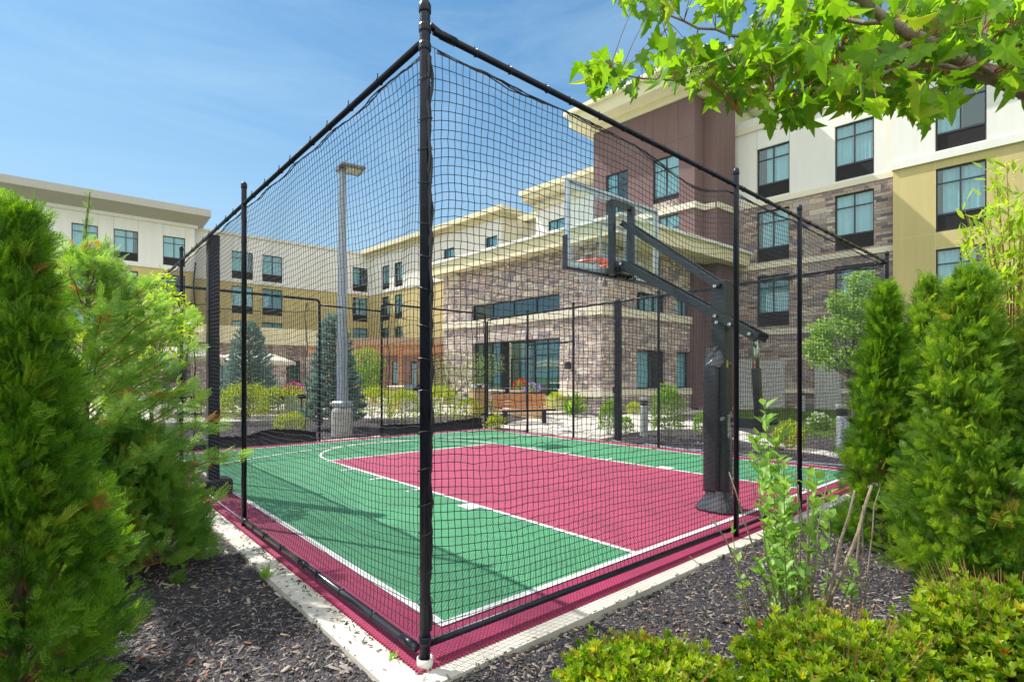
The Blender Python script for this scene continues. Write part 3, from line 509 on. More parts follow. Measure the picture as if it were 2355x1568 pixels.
# ================================================================ THE HOTEL
F2 = lambda x: x/1.6302               # 3839-wide pixels -> 2355-wide
def rot(d): return math.atan2(d[1], d[0])
class Bld:
    def __init__(s, label, loc, cat='building', name='hotel_wing'):
        s.loc = np.array([loc[0], loc[1], 0.]); s.o = thing(name, label, cat, tuple(s.loc))
    def put(s, mb, name, mats, face, parent=None, yoff=0, sm=False):      # mb in face coordinates: x along, -y outward
        if parent is None: return mb.build(name, mats, s.o, (face.P[0]-s.loc[0], face.P[1]-s.loc[1], 0), rot(face.d), sm)
        return mb.build(name, mats, parent, sm=sm)
def panel(B, face, s0, s1, z0, z1, m, holes=(), name='wall', proud=0, thick=.22, seams=()):
    """one wall sheet with real openings and reveals"""
    xs = sorted({s0, s1, *[min(max(h[0], s0), s1) for h in holes], *[min(max(h[1], s0), s1) for h in holes]}); zs = sorted({z0, z1, *[min(max(h[2], z0), z1) for h in holes], *[min(max(h[3], z0), z1) for h in holes]})
    mb = MB(); y = -proud
    hs = [(max(h[0], s0), min(h[1], s1), max(h[2], z0), min(h[3], z1), h) for h in holes if h[1] > s0 and h[0] < s1 and h[3] > z0 and h[2] < z1]
    for a, b in zip(xs, xs[1:]):
        for c, d in zip(zs, zs[1:]):
            if any(h[0] <= (a+b)/2 <= h[1] and h[2] <= (c+d)/2 <= h[3] for h in hs): continue
            mb.quad((a, y, c), (b, y, c), (b, y, d), (a, y, d))
    t = y+thick
    for a, b, c, d, h in hs:
        mb.quad((a, y, c), (a, y, d), (a, t, d), (a, t, c)); mb.quad((b, y, c), (b, t, c), (b, t, d), (b, y, d))
        if h[3] <= z1: mb.quad((a, y, d), (b, y, d), (b, t, d), (a, t, d))
        if h[2] >= z0: mb.quad((a, y, c), (a, t, c), (b, t, c), (b, y, c))
    mb.quad((s0, y, z0), (s0, y, z1), (s0, t, z1), (s0, t, z0)); mb.quad((s1, y, z0), (s1, t, z0), (s1, t, z1), (s1, y, z1))
    mb.quad((s0, y, z1), (s1, y, z1), (s1, t, z1), (s0, t, z1)); mb.quad((s0, y, z0), (s0, t, z0), (s1, t, z0), (s1, y, z0))
    o = B.put(mb, name, m, face)
    if seams:
        q = MB()
        for sx in seams: q.bb(sx-.008, sx+.008, y-.002, y+.02, z0+.01, z1-.01)
        B.put(q, 'panel_seam', SEAM, face)
    return o
SEAM = mat('stucco_seam', (.42, .37, .28), .9)
def band(B, face, s0, s1, z0, z1, m=None, proud=.05, name='trim_band'): return B.put(MB().bb(s0, s1, -proud, .15, z0, z1), name, m or CREAM, face)
def window(B, face, s0, s1, z0, z1, grille=.27, inset=.09, cols=2, transom=.68, curtain=True, glass=None, proud=0, split=()):
    y = -proud+inset; w_ = .055; gz = z0+(z1-z0)*grille if grille else z0
    m = MB(); m.bb(s0, s0+w_, y, y+.07, z0, z1).bb(s1-w_, s1, y, y+.07, z0, z1).bb(s0+w_, s1-w_, y, y+.07, z1-w_, z1).bb(s0+w_, s1-w_, y, y+.07, z0, z0+w_)
    if grille: m.bb(s0+w_, s1-w_, y-.01, y+.075, gz-.03, gz+.045)
    for i in range(1, cols): x = s0+(s1-s0)*i/cols; m.bb(x-.027, x+.027, y+.004, y+.066, gz+.045, z1-w_)
    tz = gz+(z1-gz)*transom
    if transom: m.bb(s0+w_, s1-w_, y+.008, y+.062, tz-.022, tz+.022)
    fr_ = B.put(m, 'window', DARKF, face)
    ra_, rb_ = random.uniform(-.012, .012), random.uniform(-.012, .012); g = MB().quad((s0+.02, y+.04-ra_, gz), (s1-.02, y+.04+rb_, gz), (s1-.02, y+.04+ra_, z1-.02), (s0+.02, y+.04-rb_, z1-.02)); g.build('pane', glass or GLASS, fr_)
    if grille:
        q = MB().bb(s0+w_+.002, s1-w_-.002, y+.05, y+.06, z0+w_, gz-.03); n = max(6, int((gz-z0)/.045))
        for i in range(n): zz = z0+w_+.01+(gz-.05-z0-w_)*i/n; q.bb(s0+w_+.02, s1-w_-.02, y+.01, y+.045, zz, zz+.018)
        q.build('vent_grille', GRILL, fr_)
    if curtain:
        g0_, g1_ = random.choice(((0, 1), (0, 1), (0, 1), (0, .8), (.25, 1), (0, .55), (.12, 1))); wd_ = s1-s0; nn = int(wd_*(g1_-g0_)/.035); xs = np.linspace(s0+wd_*g0_+.03, s0+wd_*g1_-.03, nn); ph = random.uniform(0, 6); V = []
        for x in xs: yy = y+.13+.035*math.sin(x*31+ph+1.6*math.sin(x*4+ph))+.012*math.sin(x*77); V += [(x, yy, gz-.05), (x, yy, z1)]
        MB().add(V, [(2*i, 2*i+2, 2*i+3, 2*i+1) for i in range(nn-1)]).build('curtain', CURT, fr_, sm=True)
    b = MB().quad((s0, y+.6, z0), (s1, y+.6, z0), (s1, y+.6, z1), (s0, y+.6, z1)); b.quad((s0, y+.08, z1), (s1, y+.08, z1), (s1, y+.6, z1), (s0, y+.6, z1)); b.quad((s0, y+.08, z0), (s0, y+.6, z0), (s1, y+.6, z0), (s1, y+.08, z0))
    b.quad((s0, y+.08, z0), (s0, y+.08, z1), (s0, y+.6, z1), (s0, y+.6, z0)); b.quad((s1, y+.08, z0), (s1, y+.6, z0), (s1, y+.6, z1), (s1, y+.08, z1)); b.build('room_recess', INTER, fr_)
    return fr_
def inter(Pa, da, Pb, db):
    A = np.array([[da[0], -db[0]], [da[1], -db[1]]]); t = np.linalg.solve(A, np.array(Pb)-np.array(Pa)); return np.array(Pa)+t[0]*np.array(da)
def walk(P, d, x):                                 # go along d from P until the picture column x
    f = Face(P, d); return f.pt(f.s(x))
def slab(B, poly, z0, z1, m, name='roof_cornice', lip=None):
    mb = MB(); p = [(q[0]-B.loc[0], q[1]-B.loc[1]) for q in poly]; mb.prism(p, z0, z1); return mb.build(name, m, B.o)
VR = -VD                                            # along V faces, left to right in the picture
rows = [(10.0, 12.42), (6.95, 9.38), (3.86, 6.28)]
# ---------------- right stone wing (V face)
P0 = at(F2(2838), 25.5); r1 = Face(P0, VR); sL = r1.s(F2(2700)); sR = r1.s(F2(3355)); r1 = Face(r1.pt(sL), VR); sR -= sL
W1 = [(r1.s(F2(2838)), r1.s(F2(2960))), (r1.s(F2(3130)), r1.s(F2(3277)))]
bR = Bld('right hotel wing with cut stone lower walls and an off white top storey', r1.pt(2.0))
holes = [(a, b, z0, z1) for a, b in W1 for z0, z1 in rows]
se = [r1.s(F2(x)) for x in (2838, 2960, 3130, 3277)]
sR += .3
panel(bR, r1, 0, sR, 9.90, 14.0, WHITEW, holes, seams=se[:2]); panel(bR, r1, 0, sR, 0, 9.66, STONE_T, holes, 'stone_wall', .02)
band(bR, r1, 0, sR, 9.66, 9.90, proud=.07); band(bR, r1, 0, sR, 6.62, 6.86, proud=.08); band(bR, r1, 0, sR, 3.46, 3.72, proud=.08); band(bR, r1, 0, sR, .72, .94, proud=.09); band(bR, r1, 0, sR, 13.35, 13.6, proud=.09)
for a, b in W1:
    for z0, z1 in rows: window(bR, r1, a, b, z0, z1)
for x0, x1, zt, nm in ((2775, 2945, 2.28, 'utility_panel'), (3058, 3155, 2.35, 'utility_panel'), (3190, 3215, 2.3, 'downpipe')):
    a, b = r1.s(F2(x0)), r1.s(F2(x1)); q = MB().bb(a, b, -.16, -.022, .02, zt)
    if nm == 'utility_panel': q.bb(a+.3, a+.36, -.19, -.161, 1.0, 1.15)
    bR.put(q, nm, mat('pale_grey_door_paint', (.50, .51, .48), .7, var=.04), r1)
# ---------------- right gold wing, standing proud of it
r2 = Face(r1.P+(sR-.3)*r1.d, VR, .42); L2_ = 17.0
bG = Bld('gold and off white hotel wing standing proud at the far right', r2.pt(1.0))
W2 = [(r2.s(F2(3507)), r2.s(F2(3699))), (r2.s(F2(3507))+4.6, r2.s(F2(3699))+4.6)]
rg = [(10.14, 12.58), (7.03, 9.47), (3.92, 6.36), (.8, 3.2)]; holes = [(a, b, z0, z1) for a, b in W2 for z0, z1 in rg]
gs = [W2[0][0], W2[0][1], W2[1][0]]
panel(bG, r2, 0, L2_, 10.08, 14.4, WHITEW, holes, proud=.03, seams=gs[:1]); panel(bG, r2, 0, L2_, 0, 9.78, GOLDW, holes)
band(bG, r2, -.03, L2_, 9.78, 10.08, WHITEW, proud=.10)
q = MB()
for sx in (gs[0], gs[2]): q.bb(sx-.012, sx+.012, -.003, .02, 0, 9.77)
for a, b in ((-.01, W2[0][0]), (W2[0][1], W2[1][0])): q.bb(a, b, -.003, .02, 6.98, 7.0)
bG.put(q, 'panel_seam', mat('pale_gold_seam', (.66, .54, .27), .9), r2)
bG.put(MB().bb(-.0, .02, .001, 1.2, 0, 14.4), 'end_wall', GOLDW, r2)
for a, b in W2:
    for z0, z1 in rg: window(bG, r2, a, b, z0, z1)
band(bG, r2, -.9, L2_, 14.4, 14.9, CREAM, proud=.9, name='roof_cornice')
# ---------------- brown tower
C0 = np.array(at(F2(2604), 24.8)); tL = walk(C0, VD, F2(2225)); c1 = walk(C0, UD, F2(2639)); c2 = walk(c1, VR, F2(2688)); c3 = walk(c2, UD, F2(2756))
bT = Bld('tall brown stucco hotel tower with cream bands beside the stone wing', (C0+tL)/2)
tf = Face(tL, VR); LT = float(np.linalg.norm(C0-tL)); TW = [(tf.s(F2(2271)), tf.s(F2(2355))), (tf.s(F2(2447)), tf.s(F2(2545)))]
rt_ = [(10.05, 12.25), (7.1, 9.35)]; holes = [(a, b, z0, z1) for a, b in TW for z0, z1 in rt_]
panel(bT, tf, 0, LT, 0, 15.1, BROWNW, holes, seams=[]); 
q = MB()
for sx in (TW[0][1], TW[1][0], TW[1][1]-.02): q.bb(sx-.008, sx+.008, -.002, .02, 12.3, 15.08)
q.bb(0, LT, -.002, .02, 12.85, 12.865); bT.put(q, 'panel_seam', mat('brown_seam', (.09, .05, .04), .9), tf)
for a, b in TW:
    for z0, z1 in rt_: window(bT, tf, a, b, z0, z1, grille=.12 if a > 2 else 0)
bT.put(MB().bb(TW[1][0], TW[1][1], -.01, .1, 9.72, 10.04), 'stone_sill_panel', STONE_T, tf)
for i, (a, b, d) in enumerate(((C0, c1, UD), (c1, c2, VR), (c2, c3, UD))):
    ff = Face(a, d); ln = float(np.linalg.norm(b-a)); panel(bT, ff, 0, ln, 0, 15.1, BROWNW, name='return_wall')
    bT.put(MB().bb(0 if i != 1 else -.0, ln+(.06 if i != 1 else -.06) if i < 2 else ln, -.07, .1, 9.42, 9.7), 'trim_band', CREAM, ff)
bT.put(MB().bb(0, LT+.07, -.07, .1, 9.421, 9.699), 'trim_band', CREAM, tf)
nV = np.array([r1.d[1], -r1.d[0]]); nU = np.array([UD[1], -UD[0]])       # outward normals
def off(P, v, u): return np.array(P)+nV*v+nU*u                              # (approximate) eave corner
for (v, z0, z1, mm) in ((.12, 14.75, 15.1, CREAMG), (1.0, 15.101, 15.75, CREAMG), (1.25, 15.751, 15.95, CREAM)):
    slab(bT, [off(tL, v, -v), off(C0, v, v), off(c1, v, v), off(c2, v, v), off(c2, -6, v), off(tL, -6, -v)], z0, z1, mm)
# ---------------- far middle wing (V face), white over gold
K = np.array(at(F2(1382), 54.9)); m1 = Face(K, VR)
bM = Bld('far middle hotel wing running behind the stone pavilion, white over gold', m1.pt(6))
sA = m1.s(F2(1880)); sB = m1.s(F2(2010)); sC = m1.s(F2(2240)); 
mw = [(m1.s(F2(a)), m1.s(F2(b))) for a, b in ((1432, 1460), (1479, 1508), (1663, 1704), (1820, 1864))]
rM = [(10.25, 12.6), (7.15, 9.5), (4.05, 6.4), (.9, 3.2)]
holes = [(a, b, z0, z1) for a, b in mw for z0, z1 in rM]
panel(bM, m1, 0, sA, 10.15, 13.9, WHITEW, holes); panel(bM, m1, 0, sA, 0, 9.9, GOLDW, holes); band(bM, m1, 0, sA, 9.9, 10.15, WHITEW, proud=.08)
for i, (a, b) in enumerate(mw):
    for z0, z1 in rM[:(4 if i < 2 else 2)]: window(bM, m1, a, b, z0, z1, grille=.25 if i < 2 else 0)
for z0, z1 in rM[2:]:
    for a, b in mw[2:]: window(bM, m1, a, b, z0, z1, grille=0)
for (v, z0, z1) in ((.25, 13.9, 14.15), (.8, 14.151, 14.55)): bM.put(MB().bb(0, sA+v, -v, 1.5, z0, z1), 'roof_cornice', CREAMG, m1)
m1b = Face(m1.P, VR, -3.0); ra = Face(m1.pt(sA), UD)
panel(bM, ra, 0, 4, 0, 13.9, CREAM, name='return_wall'); panel(bM, m1b, sA-1, sB+4, 0, 14.1, WHITEW, [(sB-1.6, sB-.2, 10.25, 12.6)], name='recessed_wall'); window(bM, m1b, sB-1.6, sB-.2, 10.25, 12.6, grille=0)
bM.put(MB().bb(sA-1, sB+4, -.5, 1, 14.1, 14.6), 'roof_cornice', CREAMG, m1b)
mw2 = (m1.s(F2(2055)), m1.s(F2(2116))); panel(bM, m1, sB, sC+2, 0, 14.3, WHITEW, [(*mw2, 10.25, 12.55)]); window(bM, m1, *mw2, 10.25, 12.55, grille=0)
for (v, z0, z1) in ((.2, 13.6, 13.9), (.75, 14.2, 14.6), (.9, 14.601, 14.95)): bM.put(MB().bb(sB-v, sC+2, -v, 1.5, z0, z1), 'roof_cornice', CREAMG, m1)
pa_, pb_ = m1.s(F2(1712)), m1.s(F2(1822)); bM.put(MB().bb(pa_, pb_, 1.6, 4, 14.3, 15.3), 'stair_head', CREAM, m1); bM.put(MB().bb(pa_-.3, pb_+.3, 1.3, 4.3, 15.3, 15.55), 'stair_head_roof', CREAMG, m1)
# ---------------- far left wing (U face)
l1 = Face(K-UD*0, UD); s0_ = l1.s(F2(720)); 
l1 = Face(l1.pt(s0_), UD); LL = -s0_ 
bL = Bld('far left hotel wing facing the court, off white over gold with twelve windows', l1.pt(LL*.5))
lw = [(l1.s(F2(a)), l1.s(F2(b))) for a, b in ((869, 948), (984, 1059), (1322, 1378))]
rL = [(10.3, 12.75), (7.2, 9.65), (4.1, 6.55), (1.0, 3.4)]; holes = [(a, b, z0, z1) for a, b in lw for z0, z1 in rL]
panel(bL, l1, 0, LL, 10.2, 14.1, WHITEW, holes); panel(bL, l1, 0, LL, 3.9, 9.95, GOLDW, holes); panel(bL, l1, 0, LL, 0, 3.65, STONE_T, holes, 'stone_wall', .03); band(bL, l1, 0, LL, 9.95, 10.2, WHITEW, proud=.08); band(bL, l1, 0, LL, 3.65, 3.9)
for a, b in lw:
    for z0, z1 in rL: window(bL, l1, a, b, z0, z1)
bL.put(MB().bb(0, LL, -.12, 1.5, 14.1, 14.3), 'roof_cornice', CREAM, l1)
# ---------------- near left wing with the big flat overhanging roof
E0 = np.array(at(F2(730), 43.7)); l2 = Face(E0-UD*26, UD)
bN = Bld('left hotel wing under a wide flat overhanging roof, seen above the left evergreens', l2.pt(20))
nw = [(l2.s(F2(a)), l2.s(F2(b))) for a, b in ((54, 158), (268, 367), (426, 518), (611, 694), (-190, -70))]
rN = [(10.5, 12.85), (7.4, 9.75), (4.3, 6.65), (1.1, 3.5)]; holes = [(a, b, z0, z1) for a, b in nw for z0, z1 in rN]
sm_ = [l2.s(F2(x)) for x in (54, 158, 367, 426, 518, 611, 694)]
panel(bN, l2, 0, 26, 10.4, 13.75, WHITEW, holes, seams=sm_); panel(bN, l2, 0, 26, 3.9, 10.15, GOLDW, holes); panel(bN, l2, 0, 26, 0, 3.65, STONE_T, holes, 'stone_wall', .03); band(bN, l2, 0, 26.05, 10.15, 10.4, WHITEW, proud=.08); band(bN, l2, 0, 26, 3.65, 3.9); band(bN, l2, 0, 26.2, 13.75, 14.0, WHITEW, proud=.2)
for a, b in nw:
    for z0, z1 in rN: window(bN, l2, a, b, z0, z1)
rf = MB(); V = [(-.0, -1.9, 14.45), (26.9, -1.9, 14.45), (26.9, 3, 14.45), (0, 3, 14.45), (0, -1.9, 15.0), (26.9, -1.9, 15.0), (26.9, 3, 15.0), (0, 3, 15.0), (0, -.2, 14.0), (26.2, -.2, 14.0), (26.2, 3, 14.0), (0, 3, 14.0)]
rf.add(V, [(4, 5, 6, 7), (0, 1, 5, 4), (1, 2, 6, 5), (3, 0, 4, 7), (8, 9, 1, 0), (9, 10, 2, 1), (11, 8, 0, 3)]); bN.put(rf, 'overhanging_roof', [mat('grey_beige_fascia', (.44, .42, .37), .7, var=.04)], l2)
bN.put(MB().bb(25.99, 26.0, .001, 6, 0, 13.7), 'end_wall', WHITEW, l2)
# ---------------- two-storey stone pavilion
Q = np.array(at(F2(2256), 21.1)); QL = walk(Q, VD, F2(1663)); p1 = Face(QL, VR); LP = float(np.linalg.norm(Q-QL)); p2 = Face(Q, UD); LQ = p2.s(F2(2860))
bP = Bld('two storey stone pavilion with a strip window and glazed entrance behind the bench', (Q+QL)/2, name='stone_pavilion')
a, b = p1.s(F2(1770)), p1.s(F2(2098)); zu = (p1.z(F2(1203), a), p1.z(F2(1100), b)); zu = (4.30, 5.04); zd = 3.15
ent = (a, b, .05, zd); holes = [(a, b, *zu), ent]
panel(bP, p1, 0, LP, .93, 3.95, STONE_P, [ent], 'stone_wall', .0, .45); panel(bP, p1, 0, LP, 4.28, 7.0, STONE_P, [(a, b, *zu)], 'stone_wall', 0, .3); panel(bP, p1, 0, LP, 0, .64, STONE_P, [(a, b, -.1, .7)], 'stone_plinth', .03, .45)
band(bP, p1, 0, LP+.10, 3.95, 4.28, proud=.10); 
sD0, sD1 = p1.s(F2(1866)), p1.s(F2(1990)); bP.put(MB().bb(0, a, -.10, .15, .64, .93), 'trim_band', CREAM, p1); bP.put(MB().bb(b, LP+.10, -.10, .15, .64, .93), 'trim_band', CREAM, p1)
# strip window of four panes
fr_ = window(bP, p1, a, b, *zu, grille=0, cols=4, transom=0, curtain=False, glass=GLASSD)
# entrance: glazed bays either side of a recessed door
window(bP, p1, a, sD0, .64, zd, grille=0, cols=3, transom=.72, glass=GLASSD, inset=.2); window(bP, p1, sD1, b, .64, zd, grille=0, cols=2, transom=.72, glass=GLASSD, inset=.2)
bP.put(MB().bb(a, sD0, .15, .4, .02, .62).bb(sD1, b, .15, .4, .02, .62), 'window_base', CREAM, p1)
dm = MB(); yb = .9
for x in (sD0+.03, (sD0+sD1)/2, sD1-.03): dm.bb(x-.03, x+.03, yb, yb+.06, 0, 2.3)
dm.bb(sD0, sD1, yb-.004, yb+.064, 2.3, 2.37).bb(sD0, sD1, yb-.004, yb+.064, zd-.05, zd).bb(sD0+.06, sD1-.06, yb+.005, yb+.055, 0.02, .14); dr = bP.put(dm, 'door', DARKF, p1)
MB().quad((sD0, yb+.03, 0.1), (sD1, yb+.03, .1), (sD1, yb+.03, zd), (sD0, yb+.03, zd)).build('pane', GLASSD, dr); MB().quad((sD0, yb+1.5, 0), (sD1, yb+1.5, 0), (sD1, yb+1.5, zd), (sD0, yb+1.5, zd)).quad((sD0, .1, zd-.001), (sD1, .1, zd-.001), (sD1, yb+1.5, zd-.001), (sD0, yb+1.5, zd-.001)).build('room_recess', INTER, dr)
MB().bb((sD0+sD1)/2-.1, (sD0+sD1)/2-.07, yb-.05, yb-.02, .9, 1.3).build('door_handle', STEEL, dr)
q = MB(); xs = np.linspace(sD0+.35, sD0+1.0, 20); MB().add([v for x in xs for v in ((x, yb+.2+.03*math.sin(x*40), .2), (x, yb+.2+.03*math.sin(x*40), 2.2))], [(2*i, 2*i+2, 2*i+3, 2*i+1) for i in range(19)]).build('curtain', CURT, dr)
pw = [(p2.s(F2(2389)), p2.s(F2(2494))), (p2.s(F2(2536)), p2.s(F2(2626)))]
ru = (4.31, 5.08); rl_ = (.95, 2.62)
panel(bP, p2, 0, LQ, .93, 3.95, STONE_P, [(x, y, *rl_) for x, y in pw], 'stone_wall', 0, .3); panel(bP, p2, 0, LQ, 4.28, 7.0, STONE_P, [(x, y, *ru) for x, y in pw], 'stone_wall', 0, .3); panel(bP, p2, 0, LQ, 0, .64, STONE_P, (), 'stone_plinth', .03, .45)
band(bP, p2, -.10, LQ, 3.951, 4.279, proud=.10); band(bP, p2, -.10, LQ, .641, .929, proud=.10)
for x, y in pw: window(bP, p2, x, y, *ru, grille=0, cols=3, transom=0, inset=.12); window(bP, p2, x, y, *rl_, grille=0, cols=2, transom=0, inset=.12)
R_ = off(Q, .6, 1.5); far = p2.pt(LQ)
for (v, u, z0, z1, mm) in ((.6, 1.35, 6.84, 7.40, CREAMG), (.72, 1.47, 7.401, 7.52, WHITEW)): slab(bP, [off(QL, v, -.75-.3*(v > .65)), off(Q, v, u), off(far, 0, u), off(far, -6, -1), off(QL, -9, -.6)], z0, z1, mm, 'eave')
sf = MB(); 
bP.put(MB().bb(*[p1.s(F2(x)) for x in (1687, 1720)], -.03, .05, p1.z(F2(1068), .8), p1.z(F2(1037), .8)), 'wall_vent', mat('beige_vent', (.6, .55, .42), .6), p1)
for x, yv, mm, nm, sz in ((2187, 1174, mat('white_fitting', (.75, .75, .72), .4), 'flood_light', .1), (2137, 1370, GRILL, 'wall_lantern', .13)):
    s = p1.s(F2(x)); z = p1.z(F2(yv), s); bP.put(MB().box((s, -.17, z), (sz, .08, sz*1.2), bev=.03).box((s, -.06, z), (sz*.4, .06, sz*.6)).box((s+sz*.3, -.2, z+sz*.8), (sz*.5, .1, sz*.4), bev=.02), nm, mm, p1)
s = p2.s(F2(2300)); bP.put(MB().box((s, -.2, 4.1), (.11, .08, .13), bev=.03).box((s+.03, -.25, 4.0), (.09, .07, .07), bev=.02), 'flood_light', GRILL, p2)
# ---------------- low stone lounge building at the back left
g0 = np.array(at(F2(1165), 37)); g1 = Face(g0-UD*7.2, UD); g2 = Face(g0, -VR)
bQ = Bld('low stone lounge with a cream flat roof behind the patio umbrellas', g1.pt(3), name='lounge_building')
gw = [(1.0+i*2.3, 2.4+i*2.3, .5, 2.7) for i in range(2)]+[(5.6, 6.5, .6, 2.6)]
panel(bQ, g1, 0, 7.2, 0, 3.6, STONE_P, gw, 'stone_wall')
for h_ in gw: window(bQ, g1, *h_, grille=0, cols=2, transom=.75, glass=GLASSD)
bQ.put(MB().bb(4.6, 5.4, -.5, .3, 0, 3.6), 'stone_column', STONE_P, g1); bQ.put(MB().bb(6.7, 7.3, -.35, .3, 0, 3.6), 'stone_column', STONE_P, g1)
bQ.put(MB().bb(-.6, 8.1, -1.1, 5, 3.601, 4.15).bb(.6, 7.6, -.2, 5, 4.151, 4.75), 'flat_roof', CREAMG, g1)
# ---------------- tan porch with brick pier behind the pergola
h0 = Face(at(F2(1250), 41), (np.array(at(F2(1700), 40))-np.array(at(F2(1250), 41))))
bH = Bld('low tan porch with a brick wall behind the orange pergola', h0.pt(4), name='porch_building')
hl_ = h0.s(F2(1700)); TAN = mat('tan_stucco', (.46, .31, .19), .9, var=.05); BRICKM = stonemat('red_brown_brick', .24, .075, [(.26, .14, .10), (.36, .20, .14), (.30, .17, .13)], .005, (.3, .24, .2))
bH.put(MB().bb(-.5, hl_, -.6, 4, 3.35, 4.45), 'fascia', TAN, h0); hw = [(h0.s(F2(1470)), h0.s(F2(1502)), .3, 2.7), (h0.s(F2(1540)), h0.s(F2(1563)), .3, 2.7), (h0.s(F2(1300)), h0.s(F2(1400)), .3, 2.7)]
panel(bH, h0, -.5, hl_, 0, 3.345, BRICKM, hw, 'brick_wall')
for q_ in hw: window(bH, h0, *q_, grille=0, cols=1 if q_[1]-q_[0] < 1 else 3, transom=.75, glass=GLASSD)
# ================================================================ LEAVES AND PLANTS
def qarr(q): V = np.array([p for f in q for p in f], float); F = np.arange(len(V)).reshape(-1, 4); return V, F
def diamond(p, d, ln, wd, nrm=(0, 1, 0), lift=0):
    p = np.array(p, float); d = np.array(d, float); d /= np.linalg.norm(d); s = np.cross(d, nrm); s /= np.linalg.norm(s); n = np.array(nrm, float)
    return [p, p+d*ln*.45+s*wd/2+n*lift, p+d*ln+n*lift*.4, p+d*ln*.45-s*wd/2+n*lift]
def thuja_spray(fine=True):
    q = []; r = np.random.default_rng(3); n = 6 if fine else 5; q.append(diamond((0, 0, 0), (0, 0, 1), 1, .03))
    for i in range(n):
        t = .06+.82*i/n
        for s in (-1, 1):
            tt = t+(.07 if s > 0 else 0); ln = .46*(1-tt)**.7+.10; a = .52+.16*r.random(); bend = .22*(tt-.3)**2; d = np.array([s*math.sin(a), bend-.12*r.random(), math.cos(a)]); p = np.array([0, bend, tt]); q.append(diamond(p, d, ln, .036 if fine else .05, lift=.01*s))
            if fine:
                for k, s2 in ((.3, 1), (.55, -1)):
                    a2 = a*s+s2*.62; q.append(diamond(p+d*ln*k, (math.sin(a2), .12*r.random()-.06, math.cos(a2)), ln*.46, .034, lift=.008))
    return qarr(q)
SPR_F = thuja_spray(True); SPR_C = thuja_spray(False)
def leafq(w_=.5, fold=.12):            # folded leaf of length 1 along Z, two quads
    V = np.array([(0, 0, 0), (0, 0, 1), (w_/2, fold, .55), (w_/2*.8, fold, .25), (-w_/2, fold, .55), (-w_/2*.8, fold, .25)], float)
    return V, np.array([(0, 3, 2, 1), (0, 1, 4, 5)])
LEAF = leafq(); LEAFN = leafq(.24, .03); LEAFR = leafq(.75, .1)
def maple_leaf(fold=.2, curl=.14, tw=0.):
    pr = [(0, 0), (.10, -.04), (.28, -.10), (.30, .02), (.52, .10), (.40, .20), (.48, .38), (.30, .36), (.24, .44), (.30, .62), (.18, .62), (.12, .82), (0, 1.0)]
    L_ = [(x, z) for x, z in pr]; V = []; F = []
    c = (0, .28)
    for s in (1, -1):
        k = len(V); V.append((0, 0, c[1]))
        for x, z in L_: V.append((s*x, fold*abs(x)+curl*(z-.3)*abs(z-.3)*3+tw*s*x*z+.03*math.sin(x*17+z*11)*abs(x), z))
        n = len(L_)
        for i in range(0, n-1, 2):
            f = (k, k+1+i, k+2+i, k+min(3+i, n)); f = f if s > 0 else f[::-1]; F.append(f)
    return np.array(V, float), np.array(F)
MAPLES = [maple_leaf(.2, .14, .1), maple_leaf(-.25, .4, -.3), maple_leaf(.5, -.35, .25), maple_leaf(.05, .6, 0)]
def rosette(n=7, w_=.42, up=.75):
    lv, lf = leafq(w_, .06); V = []; F = []; k = 0
    for i in range(n):
        a = i*2.4; tilt = .25+.75*(i/n) if i < n else 0; d = np.array([[math.cos(a)*math.sin(tilt), math.sin(a)*math.sin(tilt), math.cos(tilt)]]); R = frame(d, np.array([[-math.cos(a)*.6, -math.sin(a)*.6, .8]]))[0]
        s = .75+.35*i/n; V.append((lv*s)@R.T+np.array([0, 0, -.12*i/n])); F.append(lf+k); k += len(lv)
    return np.concatenate(V), np.concatenate(F)
ROS = rosette()
THU = leafmat('arborvitae_foliage', (.03, .12, .012), (.27, .50, .045), .45, .5, alt=(.42, .22, .06))
THUL = leafmat('bright_arborvitae_foliage', (.04, .15, .015), (.36, .56, .06), .45, .5, alt=(.45, .40, .06))
THUA = leafmat('airy_arborvitae_foliage', (.07, .20, .03), (.32, .52, .10), .5, .4, alt=(.42, .22, .06))
BOX = leafmat('azalea_foliage', (.08, .20, .012), (.42, .55, .04), .4, .35, alt=(.50, .20, .05))
SPI = leafmat('yellow_green_shrub_foliage', (.20, .30, .02), (.52, .60, .07), .4, .5)
SHR = leafmat('mid_green_shrub_foliage', (.10, .22, .025), (.30, .46, .08), .4, .45)
DRK = leafmat('dark_hedge_foliage', (.02, .055, .012), (.06, .12, .025), .25, .45)
SPRU = leafmat('blue_spruce_needles', (.10, .19, .16), (.38, .52, .47), .2, .6)
PEAR = leafmat('pear_tree_foliage', (.16, .32, .04), (.42, .60, .15), .45, .45)
MAPM = leafmat('maple_leaves', (.065, .19, .015), (.25, .46, .045), .6, .38, alt=(.36, .46, .05))
WILL = leafmat('willowy_leaves', (.20, .36, .03), (.48, .62, .08), .45, .45)
SAGE = leafmat('fresh_shoot_leaves', (.14, .32, .05), (.38, .58, .12), .4, .4)
OLIV = leafmat('olive_fine_foliage', (.14, .20, .05), (.34, .42, .14), .35, .5)
RED = leafmat('red_petals', (.45, .02, .015), (.7, .08, .05), .3); PINK = leafmat('pink_petals', (.5, .05, .18), (.75, .25, .4), .3); WHT = leafmat('white_petals', (.6, .6, .55), (.8, .8, .8), .3); PURP = leafmat('lilac_petals', (.25, .15, .5), (.5, .38, .7), .3)
